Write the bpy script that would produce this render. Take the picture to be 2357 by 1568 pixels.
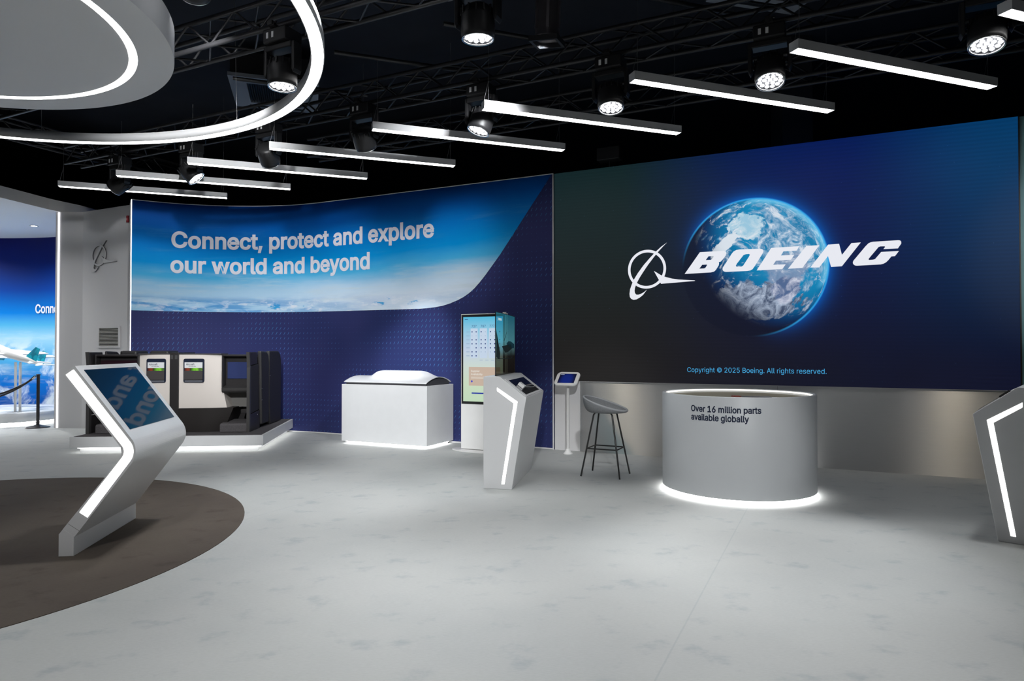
import bpy, bmesh, math, random
from mathutils import Vector, Matrix
random.seed(7)
PI = math.pi
sc = bpy.context.scene
COL = sc.collection
for o in list(bpy.data.objects):
    bpy.data.objects.remove(o)

# ------------------------------------------------------------------ camera, world, exposure
F_PX = 1530.0
cam_d = bpy.data.cameras.new('camera')
cam_d.sensor_fit = 'HORIZONTAL'
cam_d.sensor_width = 36.0
cam_d.lens = 36.0 * F_PX / 2357.0
cam_d.clip_end = 100
cam = bpy.data.objects.new('camera', cam_d)
COL.objects.link(cam)
cam.location = (0, 0, 1.4)
cam.rotation_euler = (PI / 2 + math.atan(22.0 / F_PX), 0, 0)
sc.camera = cam
w = bpy.data.worlds.new('world')
sc.world = w
w.use_nodes = True
w.node_tree.nodes['Background'].inputs[0].default_value = (.5, .6, .8, 1)
w.node_tree.nodes['Background'].inputs[1].default_value = .0
sc.view_settings.view_transform = 'Standard'
sc.view_settings.look = 'None'
sc.view_settings.gamma = 1
sc.view_settings.use_curve_mapping = False
sc.view_settings.exposure = 0.0
BAR_E, RING_E, DISC_E, STRIP_E, GLOW_E = 9.0, 7.0, 5.0, 3.0, 15.0
HEAD_W = 1.0


# ------------------------------------------------------------------ helpers
def lin(r, g, b):
    f = lambda c: (c / 255 / 12.92) if c <= 10 else ((c / 255 + .055) / 1.055) ** 2.4
    return (f(r), f(g), f(b), 1)


class MB:
    """collects shapes and links them as ONE mesh object"""
    def __init__(s):
        s.v, s.f, s.sm = [], [], []

    def add(s, vs, fs, smooth=False, M=None):
        n = len(s.v)
        for p in vs:
            p = Vector(p)
            s.v.append(M @ p if M else p)
        for f in fs:
            s.f.append([n + i for i in f])
            s.sm.append(smooth)
        return s

    def box(s, a, b, M=None):
        x0, y0, z0 = a
        x1, y1, z1 = b
        vs = [(x0, y0, z0), (x1, y0, z0), (x1, y1, z0), (x0, y1, z0), (x0, y0, z1), (x1, y0, z1), (x1, y1, z1), (x0, y1, z1)]
        return s.add(vs, [(0, 3, 2, 1), (4, 5, 6, 7), (0, 1, 5, 4), (1, 2, 6, 5), (2, 3, 7, 6), (3, 0, 4, 7)], False, M)

    def prism(s, poly, h0, h1, axis='y', M=None, holes=None):
        """polygon (a,b) extruded: axis y -> (a,h,b); axis z -> (a,b,h)"""
        bm = bmesh.new()
        loops = [poly] + list(holes or [])
        def P(a, b, h):
            return (a, h, b) if axis == 'y' else (a, b, h)
        ed = []
        for lp in loops:
            vv = [bm.verts.new(P(a, b, h0)) for a, b in lp]
            for i in range(len(vv)):
                ed.append(bm.edges.new((vv[i], vv[(i + 1) % len(vv)])))
        if holes:
            bmesh.ops.triangle_fill(bm, use_beauty=True, use_dissolve=False, edges=ed)
        else:
            bm.faces.new(list(bm.verts))
        fs = list(bm.faces)
        if h1 != h0:
            r = bmesh.ops.extrude_face_region(bm, geom=fs)
            d = Vector((0, h1 - h0, 0)) if axis == 'y' else Vector((0, 0, h1 - h0))
            bmesh.ops.translate(bm, vec=d, verts=[g for g in r['geom'] if isinstance(g, bmesh.types.BMVert)])
            bmesh.ops.recalc_face_normals(bm, faces=bm.faces)
        bm.verts.index_update()
        s.add([v.co.copy() for v in bm.verts], [[v.index for v in f.verts] for f in bm.faces], False, M)
        bm.free()
        return s

    def tube(s, pts, r, n=8, caps=True, M=None):
        pts = [Vector(p) for p in pts]
        rs = r if isinstance(r, (list, tuple)) else [r] * len(pts)
        vs, fs = [], []
        prev = None
        for i, p in enumerate(pts):
            a = pts[max(i - 1, 0)]
            b = pts[min(i + 1, len(pts) - 1)]
            t = (b - a).normalized()
            if prev is None:
                u = t.orthogonal().normalized()
            else:
                u = (prev - t * prev.dot(t))
                u = u.normalized() if u.length > 1e-6 else t.orthogonal().normalized()
            prev = u
            q = t.cross(u)
            for k in range(n):
                an = 2 * PI * k / n
                vs.append(p + (u * math.cos(an) + q * math.sin(an)) * rs[i])
        for i in range(len(pts) - 1):
            for k in range(n):
                fs.append((i * n + k, i * n + (k + 1) % n, (i + 1) * n + (k + 1) % n, (i + 1) * n + k))
        s.add(vs, fs, True, M)
        if caps:
            m = (len(pts) - 1) * n
            s.add(vs[:n], [tuple(range(n))[::-1]], False, M)
            s.add(vs[m:], [tuple(range(n))], False, M)
        return s

    def lathe(s, prof, n=48, M=None, a0=0, a1=2 * PI, smooth=True):
        full = abs(a1 - a0 - 2 * PI) < 1e-6
        m = n if full else n + 1
        vs, fs = [], []
        for k in range(m):
            a = a0 + (a1 - a0) * k / n
            for r, z in prof:
                vs.append((r * math.cos(a), r * math.sin(a), z))
        L = len(prof)
        for k in range(n):
            k2 = (k + 1) % m
            for i in range(L - 1):
                q = [k * L + i, k2 * L + i, k2 * L + i + 1, k * L + i + 1]
                if prof[i][0] < 1e-7:
                    q = [q[0], q[2], q[3]]
                elif prof[i + 1][0] < 1e-7:
                    q = [q[0], q[1], q[2]]
                fs.append(q)
        return s.add(vs, fs, smooth, M)

    def grid(s, fn, nu, nv, smooth=True, M=None):
        vs = [fn(i / nu, j / nv) for j in range(nv + 1) for i in range(nu + 1)]
        fs = [(j * (nu + 1) + i, j * (nu + 1) + i + 1, (j + 1) * (nu + 1) + i + 1, (j + 1) * (nu + 1) + i) for j in range(nv) for i in range(nu)]
        return s.add(vs, fs, smooth, M)

    def build(s, name, mat, parent=None, bevel=0, uv=None, seg=2, fix=False):
        me = bpy.data.meshes.new(name)
        me.from_pydata([tuple(p) for p in s.v], [], s.f)
        me.polygons.foreach_set('use_smooth', s.sm)
        me.update()
        if fix:
            bm = bmesh.new()
            bm.from_mesh(me)
            bmesh.ops.recalc_face_normals(bm, faces=bm.faces)
            bm.to_mesh(me)
            bm.free()
        if mat:
            me.materials.append(mat)
        if uv:
            l = me.uv_layers.new(name='UVMap')
            for lp in me.loops:
                l.data[lp.index].uv = uv[lp.vertex_index]
        o = bpy.data.objects.new(name, me)
        COL.objects.link(o)
        if parent:
            o.parent = parent
        if bevel:
            b = o.modifiers.new('bevel', 'BEVEL')
            b.width = bevel
            b.segments = seg
            b.limit_method = 'ANGLE'
            b.angle_limit = math.radians(40)
            b.harden_normals = False
        return o


def tag(o, label, cat, group=None, kind=None):
    if label: o['label'] = label
    if cat: o['category'] = cat
    if group: o['group'] = group
    if kind: o['kind'] = kind
    return o


def empty(name, loc, rz, label, cat, group=None):
    o = bpy.data.objects.new(name, None)
    o.empty_display_size = .1
    COL.objects.link(o)
    o.location = loc
    o.rotation_euler = (0, 0, math.radians(rz))
    return tag(o, label, cat, group)


def structure(o):
    o['kind'] = 'structure'
    return o


def copy_tree(o, parent=None):
    c = o.copy()
    COL.objects.link(c)
    if parent: c.parent = parent
    for ch in list(o.children):
        copy_tree(ch, c)
    return c


# fonts: Blender's own bundled interface font, else its built-in one
FONT = None
try:
    FONT = bpy.data.fonts.load(bpy.utils.system_resource('DATAFILES') + '/fonts/Inter.woff2')
except Exception:
    FONT = None


def cap_height():
    c = bpy.data.curves.new('lettering', 'FONT')
    c.body = 'H'
    if FONT: c.font = FONT
    o = bpy.data.objects.new('lettering', c)
    COL.objects.link(o)
    bpy.context.view_layer.update()
    h = o.dimensions.y
    bpy.data.objects.remove(o)
    bpy.data.curves.remove(c)
    return h


CAP = cap_height()


def text_mb(body, width=None, height=None, bold=0.0, fn=None, align='LEFT', spacing=1.0):
    """lettering as faces; scaled to a width (and cap height); fn maps (x, y) to a point"""
    c = bpy.data.curves.new('lettering', 'FONT')
    c.body = body
    c.bevel_depth = bold
    c.bevel_resolution = 1
    c.resolution_u = 4
    c.space_character = spacing
    if FONT: c.font = FONT
    o = bpy.data.objects.new('lettering', c)
    COL.objects.link(o)
    bpy.context.view_layer.update()
    me = bpy.data.meshes.new_from_object(o)
    xs = [v.co.x for v in me.vertices]
    x0, x1 = min(xs), max(xs)
    cap = CAP
    sy = (height / cap) if height else None
    sx = (width / (x1 - x0)) if width else sy
    if sy is None: sy = sx
    off = -x0 - (0 if align == 'LEFT' else (x1 - x0) / 2)
    mb = MB()
    keep = [list(p.vertices) for p in me.polygons if all(me.vertices[i].co.z > -1e-5 for i in p.vertices)]
    mb.add([fn((v.co.x + off) * sx, v.co.y * sy, v.co.z * sy * .12) if bold else fn((v.co.x + off) * sx, v.co.y * sy) for v in me.vertices], keep)
    bpy.data.objects.remove(o)
    bpy.data.curves.remove(c)
    bpy.data.meshes.remove(me)
    return mb


# ------------------------------------------------------------------ materials
class NT:
    def __init__(s, name):
        s.m = bpy.data.materials.new(name)
        s.m.use_nodes = True
        s.t = s.m.node_tree
        s.bsdf = s.t.nodes['Principled BSDF']

    def node(s, kind, **kw):
        n = s.t.nodes.new(kind)
        for k, v in kw.items():
            setattr(n, k, v)
        return n

    def put(s, sock, v):
        if isinstance(v, bpy.types.NodeSocket):
            s.t.links.new(v, sock)
        elif isinstance(v, (tuple, list)) and len(v) == 3 and sock.type == 'RGBA':
            sock.default_value = (*v, 1)
        else:
            sock.default_value = v

    def math(s, op, a, b=0.0, c=0.0, clamp=False):
        n = s.node('ShaderNodeMath', operation=op, use_clamp=clamp)
        s.put(n.inputs[0], a); s.put(n.inputs[1], b); s.put(n.inputs[2], c)
        return n.outputs[0]

    def mix(s, f, a, b, mode='MIX'):
        n = s.node('ShaderNodeMix', data_type='RGBA', blend_type=mode)
        s.put(n.inputs[0], f); s.put(n.inputs[6], a); s.put(n.inputs[7], b)
        return n.outputs[2]

    def step(s, x, a, b, lo=0.0, hi=1.0):
        n = s.node('ShaderNodeMapRange', interpolation_type='SMOOTHSTEP')
        s.put(n.inputs[0], x)
        for i, v in enumerate((a, b, lo, hi)):
            s.put(n.inputs[i + 1], v)
        return n.outputs[0]

    def coords(s, which='Object'):
        return s.node('ShaderNodeTexCoord').outputs[which]

    def xyz(s, v):
        n = s.node('ShaderNodeSeparateXYZ')
        s.put(n.inputs[0], v)
        return n.outputs

    def comb(s, x, y, z):
        n = s.node('ShaderNodeCombineXYZ')
        s.put(n.inputs[0], x); s.put(n.inputs[1], y); s.put(n.inputs[2], z)
        return n.outputs[0]

    def noise(s, vec, scale, detail=4, rough=.55, dist=0.0, out=0):
        n = s.node('ShaderNodeTexNoise')
        s.put(n.inputs['Vector'], vec)
        n.inputs['Scale'].default_value = scale
        n.inputs['Detail'].default_value = detail
        n.inputs['Roughness'].default_value = rough
        n.inputs['Distortion'].default_value = dist
        return n.outputs[out]

    def ramp(s, x, stops, interp='LINEAR'):
        n = s.node('ShaderNodeValToRGB')
        r = n.color_ramp
        r.interpolation = interp
        while len(r.elements) < len(stops):
            r.elements.new(.5)
        for e, (p, c) in zip(r.elements, stops):
            e.position = p
            e.color = c
        s.put(n.inputs[0], x)
        return n.outputs[0]

    def scale(s, v, k):
        n = s.node('ShaderNodeVectorMath', operation='MULTIPLY')
        s.put(n.inputs[0], v)
        n.inputs[1].default_value = k
        return n.outputs[0]

    def bump(s, h, strength=.2, dist=.01):
        n = s.node('ShaderNodeBump')
        n.inputs['Strength'].default_value = strength
        n.inputs['Distance'].default_value = dist
        s.put(n.inputs['Height'], h)
        s.put(s.bsdf.inputs['Normal'], n.outputs[0])

    def fin(s, base=None, rough=None, metal=None, spec=None, emit=None, estr=None):
        b = s.bsdf.inputs
        if base is not None: s.put(b['Base Color'], base)
        if rough is not None: s.put(b['Roughness'], rough)
        if metal is not None: s.put(b['Metallic'], metal)
        if spec is not None: s.put(b['Specular IOR Level'], spec)
        if emit is not None:
            s.put(b['Emission Color'], emit)
            s.put(b['Emission Strength'], 1.0 if estr is None else estr)
        return s.m


def flat(name, col, rough=.5, metal=0, spec=.5, var=.04, vscale=6.0):
    """plain paint or plastic with a faint uneven tone"""
    n = NT(name)
    k = n.noise(n.coords(), vscale, 3)
    lo = tuple(c * (1 - var) for c in col[:3]) + (1,)
    hi = tuple(min(1, c * (1 + var)) for c in col[:3]) + (1,)
    return n.fin(n.mix(k, lo, hi), rough, metal, spec)


def glow(name, col, strength):
    n = NT(name)
    n.fin((.02, .02, .02, 1), .6, 0, .2, col, strength)
    return n.m


def floor_mat(name, a, b, c, seams=False):
    n = NT(name)
    v = n.coords()
    big = n.noise(v, .55, 4, .6)
    x = n.xyz(v)
    st = n.comb(n.math('MULTIPLY', n.math('ADD', x[0], n.math('MULTIPLY', x[1], .2)), 4.4), n.math('MULTIPLY', n.math('SUBTRACT', x[1], n.math('MULTIPLY', x[0], .15)), 5.6), 0.0)
    smudge = n.noise(st, .85, 4, .62, 0)
    fib = n.noise(n.comb(n.math('MULTIPLY', x[0], 40.0), n.math('MULTIPLY', x[1], 130.0), 0.0), 1.0, 2, .6)
    col = n.mix(n.step(big, .35, .68), a, b)
    col = n.mix(n.math('MULTIPLY', n.step(smudge, .54, .74), .5), col, c)
    if seams:
        us = n.math('ADD', n.math('SUBTRACT', n.math('MULTIPLY', x[0], .901), n.math('MULTIPLY', x[1], .434)), .685 + 3.69 * 10)
        fr = n.math('ABSOLUTE', n.math('SUBTRACT', n.math('FRACT', n.math('ADD', n.math('DIVIDE', us, 3.69), .5)), .5))
        col = n.mix(n.step(fr, .0006, .0018, .28, 0), col, c)
    col = n.mix(.16, col, n.mix(fib, (.0, .0, .0, 1), (1, 1, 1, 1)), 'SOFT_LIGHT')
    n.bump(fib, .12, .004)
    return n.fin(col, .8, 0, .12)


M = {}
M['floor'] = floor_mat('grey mottled carpet tile', lin(188, 190, 188), lin(179, 182, 181), lin(150, 158, 163), True)
M['rug'] = floor_mat('brown mottled carpet', lin(97, 89, 81), lin(86, 78, 72), lin(66, 58, 55))
M['white'] = flat('white satin laminate', (.72, .73, .74), .38, 0, .4)
M['kiosk'] = flat('pale grey satin lacquer', (.67, .675, .68), .3, 0, .5, .02)
M['seam'] = flat('shadow gap grey', (.2, .2, .2), .6)
M['wallwhite'] = flat('white painted wall', (.62, .615, .62), .6, 0, .25, .02, 2)
M['ceilwhite'] = flat('white ceiling paint', (.82, .82, .82), .7, 0, .2, .02, 2)
M['teal'] = flat('white wall with teal light painted in', lin(128, 176, 182), .55)  # white wall; the teal light on it is put into the colour
M['black'] = flat('black drape', (.006, .006, .007), .9, 0, .1, .2)
M['ceil'] = flat('black painted ceiling', (.026, .030, .040), .8, 0, .15, .3, 1.5)
M['truss'] = flat('black powder coated truss', (.022, .022, .024), .38, .2, .5)
M['headblack'] = flat('black lamp housing', (.014, .014, .015), .45, 0, .4)
M['chrome'] = flat('polished steel', (.75, .75, .75), .18, 1)
M['alu'] = flat('grey anodised aluminium', (.60, .60, .605), .6, .0, .2, .03)
M['discgrey'] = flat('grey canopy paint', (.88, .88, .88), .6, 0, .2, .02, 1)
M['wire'] = flat('steel wire', (.25, .25, .25), .4, .6)
M['sticker'] = flat('white sticker', (.75, .75, .75), .6)
M['bar'] = glow('pendant diffuser', (1, .985, .97, 1), BAR_E)
M['ring'] = glow('ring diffuser', (1, .985, .975, 1), RING_E)
M['discled'] = glow('canopy light line', (1, .985, .975, 1), DISC_E)
M['strip'] = glow('kiosk light line', (1, .985, .95, 1), STRIP_E)
M['edge'] = glow('wall edge light line', (.97, .95, 1, 1), 2.4)
M['under'] = glow('plinth light', (1, .99, .98, 1), GLOW_E)
M['rimlight'] = glow('counter rim light', (1, .96, .88, 1), 1.5)
M['under2'] = glow('platform base light', (1, .99, .97, 1), 4.5)
M['led'] = glow('lamp lenses', (.93, .94, 1, 1), 14.0)
M['gloss'] = flat('black screen glass', (.008, .012, .018), .04, 0, .9, .02)
M['dark'] = flat('dark charcoal plastic', (.024, .022, .023), .35, 0, .5)
M['dark2'] = flat('charcoal leatherette', (.022, .021, .022), .5, 0, .4)
M['brown'] = flat('dark brown moulded base', (.022, .019, .018), .42, 0, .4)
M['cream'] = flat('cream moulded shell', lin(218, 210, 203), .42, 0, .4, .015)
M['greyshell'] = flat('cream footwell side with painted shade', (.16, .155, .145), .6)  # cream inner side, its shade put into the grey
M['text_grey'] = flat('silver grey lettering', lin(214, 216, 226), .5, 0, .3, .01)
M['text_navy'] = flat('navy lettering', lin(32, 42, 66), .5, 0, .3, .01)
M['stoolblack'] = flat('black powder coated steel', (.008, .008, .008), .4)
M['whiteplastic'] = flat('white plastic', (.74, .74, .73), .35)
M['poleG'] = flat('light grey pole', (.62, .62, .61), .35)
M['red'] = flat('red plastic', lin(130, 12, 30), .4)
M['vent_in'] = flat('dark vent void', (.03, .03, .03), .8)
M['camgrey'] = flat('blue grey duct panel', (.26, .285, .32), .6)

n = NT('grey felt wool')
v = n.coords()
k = n.noise(v, 160, 3, .7)
n.bump(k, .3, .003)
M['felt'] = n.fin(n.mix(k, lin(86, 88, 90), lin(150, 152, 154)), .95, 0, .1)

n = NT('charcoal carpet')
k = n.noise(n.coords(), 120, 3, .7)
n.bump(k, .4, .004)
M['char'] = n.fin(n.mix(k, lin(58, 56, 58), lin(112, 109, 111)), .95, 0, .05)

n = NT('brushed aluminium panel')
x = n.xyz(n.coords())
br = n.noise(n.comb(n.math('MULTIPLY', x[0], 3.0), 0.0, n.math('MULTIPLY', x[2], 260.0)), 1.0, 3, .6)
tg = n.node('ShaderNodeTangent', direction_type='RADIAL', axis='Z')
n.bsdf.inputs['Anisotropic'].default_value = 1.0
n.bsdf.inputs['Anisotropic Rotation'].default_value = .25
n.t.links.new(tg.outputs[0], n.bsdf.inputs['Tangent'])
M['brushed'] = n.fin(n.mix(br, (.55, .56, .57, 1), (.64, .64, .64, 1)), n.step(br, .2, .8, .30, .34), .9, .5)

# ------------------------------------------------------------------ geometry of the stand
WA = Vector((.584, 9.364))
WANG = -25.7
D = Vector((math.cos(math.radians(WANG)), math.sin(math.radians(WANG))))
NR = Vector((D.y, -D.x))            # points into the room
HT, HB = 3.894, .969
S0, RC, SEND = 4.2, 3.12, 7.44


def wallp(s):
    if s <= S0:
        return WA - D * s
    t = (s - S0) / RC
    return WA - D * (S0 + RC * math.sin(t)) + NR * RC * (1 - math.cos(t))


def walln(s):
    if s <= S0:
        return NR.copy()
    t = (s - S0) / RC
    return NR * math.cos(t) + D * math.sin(t)


def off_wall(s, d):
    return wallp(s) + walln(s) * d


# ------------------------------------------------------------------ setting
structure(MB().box((-17, -7, -.1), (13, 19, 0)).build('floor', M['floor']))
structure(MB().box((-17, -7, 5.6), (13, 19, 5.7)).build('ceiling', M['ceil']))
structure(MB().box((-17, 19, 0), (13, 19.1, 5.6)).build('wall_back', M['black']))
structure(MB().box((-17, -7.1, 0), (13, -7, 5.6)).build('wall_front', M['black']))
structure(MB().box((-17.1, -7, 0), (-17, 19, 5.6)).build('wall_left', M['black']))
structure(MB().box((13, -7, 0), (13.1, 19, 5.6)).build('wall_right', M['black']))

# brown round carpet
rug = MB().lathe([(0, .004), (2.504, .004), (2.504, 0)], 128, smooth=False).build('round_carpet', M['rug'])
rug.location = (-4.62, 4.797, 0)
tag(rug, 'large round brown carpet under the slanted touch kiosk', 'carpet')

# ---- curved graphic wall (navy), with the sky print on it
NW = NT('navy printed wall with slanted dashes')
uvn = NW.coords('UV')
ux = NW.xyz(uvn)
px, pz = ux[0], ux[1]
PX, PZ = .0745, .0865
rowf = NW.math('FLOOR', NW.math('DIVIDE', pz, PZ))
lx = NW.math('SUBTRACT', NW.math('FRACT', NW.math('ADD', NW.math('DIVIDE', px, PX), NW.math('MULTIPLY', rowf, .0))), .5)
lz = NW.math('SUBTRACT', NW.math('FRACT', NW.math('DIVIDE', pz, PZ)), .5)
lxm, lzm = NW.math('MULTIPLY', lx, PX), NW.math('MULTIPLY', lz, PZ)
big = NW.noise(NW.comb(NW.math('MULTIPLY', px, .55), NW.math('MULTIPLY', pz, 1.5), 0.0), 1.25, 3, .55)
amp = NW.step(big, .36, .66, .12, 1.0)
# dash leans to the right going up as seen from the room (s runs to the left)
acr = NW.math('ABSOLUTE', NW.math('ADD', lxm, NW.math('MULTIPLY', lzm, .55)))
ins = NW.math('MULTIPLY', NW.step(acr, .0020, .0048, 1, 0), NW.step(NW.math('ABSOLUTE', lzm), NW.math('MULTIPLY', amp, .020), NW.math('MULTIPLY', amp, .026), 1, 0))
hue = NW.noise(NW.comb(NW.math('MULTIPLY', px, 1.3), NW.math('MULTIPLY', pz, 2.0), 4.0), 1.0, 2)
dcol = NW.mix(NW.step(hue, .35, .65), lin(84, 134, 205), lin(52, 120, 160))
bcol = NW.mix(NW.step(NW.noise(NW.comb(px, pz, 2.0), .5, 2), .3, .7), lin(37, 45, 88), lin(49, 52, 98))
M['navy'] = NW.fin(NW.mix(NW.math('MULTIPLY', ins, NW.math('ADD', NW.math('MULTIPLY', amp, .7), .12)), bcol, dcol), .6, 0, .12)

sN = 96
svals = [SEND * i / sN for i in range(sN + 1)]
mb = MB()
uv = []
vs, fs = [], []
for s_ in svals:
    p = wallp(s_)
    q = off_wall(s_, -.14)
    vs += [(p.x, p.y, 0), (p.x, p.y, HT), (q.x, q.y, 0), (q.x, q.y, HT)]
    uv += [(s_, 0), (s_, HT), (s_, 0), (s_, HT)]
for i in range(sN):
    a, b = 4 * i, 4 * i + 4
    fs += [(a, b, b + 1, a + 1), (a + 2, a + 3, b + 3, b + 2), (a + 1, b + 1, b + 3, a + 3)]
fs += [(0, 1, 3, 2), (4 * sN, 4 * sN + 2, 4 * sN + 3, 4 * sN + 1)]
mb.add(vs, fs, False)
wall_graphic = structure(mb.build('wall_graphic', M['navy'], uv=uv))

# sky print
SK = NT('printed sky with clouds')
ux = SK.xyz(SK.coords('UV'))
px, pz = ux[0], ux[1]
warp = SK.noise(SK.comb(SK.math('MULTIPLY', px, .35), SK.math('MULTIPLY', pz, .9), 0.0), 1.6, 4)
zz = SK.math('ADD', pz, SK.math('MULTIPLY', SK.math('SUBTRACT', warp, .5), .28))
zz = SK.math('SUBTRACT', zz, SK.step(px, 0.0, 5.0, .18, 0))
t = SK.math('DIVIDE', SK.math('SUBTRACT', zz, 2.0), 1.9)
sky = SK.ramp(t, [(0, lin(150, 200, 230)), (.10, lin(172, 208, 232)), (.22, lin(158, 196, 222)), (.34, lin(70, 168, 214)), (.47, lin(0, 140, 208)), (.62, lin(0, 118, 196)), (.80, lin(0, 80, 158)), (.97, lin(0, 50, 118)), (1, lin(0, 44, 108))])
bank = SK.math('MULTIPLY', SK.step(zz, 2.55, 2.15), SK.step(px, 6.4, 2.6, 0, .8))
sky = SK.mix(bank, sky, lin(214, 222, 232))
puff = SK.noise(SK.comb(SK.math('MULTIPLY', px, 1.0), SK.math('MULTIPLY', pz, 2.6), 5.0), 2.6, 5, .6)
sky = SK.mix(SK.math('MULTIPLY', SK.step(puff, .60, .68), SK.step(pz, 2.30, 2.18)), sky, lin(60, 160, 216))
# pale band on the left, low bank of cloud on the right
st1 = SK.noise(SK.comb(SK.math('MULTIPLY', px, .55), SK.math('MULTIPLY', pz, 5.0), 3.0), 1.5, 6, .6)
bandm = SK.math('MULTIPLY', SK.step(st1, .45, .75), SK.math('MULTIPLY', SK.step(pz, 2.85, 2.55), SK.step(pz, 2.15, 2.3)))
sky = SK.mix(SK.math('MULTIPLY', bandm, .75), sky, lin(190, 205, 214))
lowb = SK.math('MULTIPLY', SK.step(pz, 2.36, 2.2), SK.step(px, 2.2, 7.2, .12, .85))
gap = SK.noise(SK.comb(SK.math('MULTIPLY', px, .8), SK.math('MULTIPLY', pz, 6.0), 9.0), 1.7, 5, .6)
sky = SK.mix(SK.math('MULTIPLY', lowb, SK.step(gap, .40, .62)), sky, lin(24, 130, 202))
cl = SK.noise(SK.comb(SK.math('MULTIPLY', px, 1.3), SK.math('MULTIPLY', pz, 3.4), 1.0), 3.4, 9, .62, .3)
cm = SK.math('MULTIPLY', SK.step(cl, .52, .66), SK.math('MULTIPLY', SK.step(pz, 2.34, 2.14), SK.step(px, 4.5, 7.5, 1, .6)))
sky = SK.mix(cm, sky, lin(216, 224, 236))
wisp = SK.noise(SK.comb(SK.math('ADD', SK.math('MULTIPLY', px, .7), SK.math('MULTIPLY', pz, 1.2)), SK.math('MULTIPLY', pz, 4.5), 7.0), 1.4, 6, .65)
sky = SK.mix(SK.math('MULTIPLY', SK.math('MULTIPLY', SK.step(wisp, .5, .8), SK.step(pz, 3.75, 3.3)), .22), sky, lin(90, 160, 200))
M['sky'] = SK.fin(sky, .6, 0, .06)
BND = [(7.44, 2.057), (6.409, 2.056), (5.162, 2.053), (3.666, 2.046), (2.564, 2.043), (2.25, 2.043), (2.084, 2.049), (1.95, 2.060), (1.82, 2.078), (1.69, 2.11), (1.559, 2.154), (1.46, 2.197), (1.366, 2.25), (1.27, 2.322), (1.18, 2.408), (1.085, 2.51), (.994, 2.618), (.841, 2.80), (.629, 3.081), (.395, 3.395), (.179, 3.68), (.03, 3.884)]


def bnd(s_):
    for (a, za), (b, zb) in zip(BND, BND[1:]):
        if b <= s_ <= a:
            return za + (zb - za) * (a - s_) / (a - b)
    return BND[0][1] if s_ > BND[0][0] else HT
mb = MB()
vs, uv, fs = [], [], []
ss = sorted(set([SEND * i / 120 for i in range(121)] + [b[0] for b in BND]))
ss = [s_ for s_ in ss if s_ >= .03]
for s_ in ss:
    p = off_wall(s_, .004)
    for z in (bnd(s_), HT - .006):
        vs.append((p.x, p.y, z))
        uv.append((s_, z))
for i in range(len(ss) - 1):
    a, b = 2 * i, 2 * i + 2
    fs.append((a, b, b + 1, a + 1))
mb.add(vs, fs)
mb.build('sky_print', M['sky'], wall_graphic, uv=uv)
# thin pale frame on the top edge and the corner, light line on the left edge
mb = MB()
mb.tube([(*off_wall(s_, .004), HT) for s_ in svals], .008, 6)
mb.build('top_trim', M['alu'], wall_graphic)
p = off_wall(0, .01)
MB().tube([(p.x, p.y, 0), (p.x, p.y, HT)], .011, 6).build('corner_trim', M['alu'], wall_graphic)
p = off_wall(SEND, .012)
e = -Vector((walln(SEND).y, -walln(SEND).x))
tl = Vector((-walln(SEND).y, walln(SEND).x))
q0, q1 = off_wall(SEND, .006), off_wall(SEND, -.02)
mb = MB()
dd = (wallp(SEND) - wallp(SEND - .02)).normalized() * .012
mb.prism([(q0.x, q0.y), (q0.x + dd.x, q0.y + dd.y), (q1.x + dd.x, q1.y + dd.y), (q1.x, q1.y)], .0, HT, 'z')
mb.build('edge_light', M['edge'], wall_graphic)
# base trim
mb = MB()
mb.tube([(*off_wall(s_, .01), .012) for s_ in svals], .012, 6)
mb.build('base_trim', M['alu'], wall_graphic)


def on_wall(s_left, z0, off=.010):
    def fn(x, y, h=0.0):
        p = off_wall(s_left - x, off + h)
        return (p.x, p.y, z0 + y)
    return fn
text_mb('Connect, protect and explore', 6.855 - 1.965, .255, .026, on_wall(6.855, 3.150)).build('lettering', M['text_grey'], wall_graphic)
text_mb('our world and beyond', 6.868 - 3.20, .255, .026, on_wall(6.868, 2.722)).build('lettering', M['text_grey'], wall_graphic)

# ---- video wall and metal dado
W3 = lambda u, d, z: ((WA + D * u + NR * d).x, (WA + D * u + NR * d).y, z)


def wallobj(name, mb, mat, parent=None, **k):
    """mesh given in wall frame: x along the wall to the right, -y into the room"""
    o = mb.build(name, mat, parent, **k)
    if parent is None:
        o.location = (WA.x, WA.y, 0)
        o.rotation_euler = (0, 0, math.radians(WANG))
    return o
dado = structure(wallobj('wall_right_dado', MB().box((.39, .03, 0), (5.6, .2, HB + .02)), M['brushed']))
wallobj('panel_seam', MB().box((2.9315, .0285, 0), (2.9345, .04, HB)), M['seam'], dado)
structure(wallobj('wall_right_pier', MB().box((.012, .02, 0), (.388, .2, HB + .02)), M['wallwhite']))
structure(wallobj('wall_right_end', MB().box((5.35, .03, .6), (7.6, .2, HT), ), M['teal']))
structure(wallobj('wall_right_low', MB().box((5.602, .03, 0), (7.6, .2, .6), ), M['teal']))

# screen picture
SC = NT('video wall picture')
x = SC.xyz(SC.coords())
u, z = x[0], x[2]
fu = SC.step(u, .3, 5.2)
fz = SC.step(z, 1.0, 3.9)
lo = SC.mix(fu, lin(31, 29, 27), lin(15, 16, 36))
hi = SC.mix(SC.step(u, .9, 3.3), lin(20, 40, 42), lin(6, 30, 96))
hi = SC.mix(SC.step(u, 3.6, 5.3), hi, lin(2, 68, 118))
pic = SC.mix(fz, lo, hi)
pic = SC.mix(SC.math('MULTIPLY', SC.noise(SC.comb(u, 0.0, z), .9, 2), SC.step(u, 1.0, 3.0, .02, .4)), pic, lin(12, 26, 62))
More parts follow.
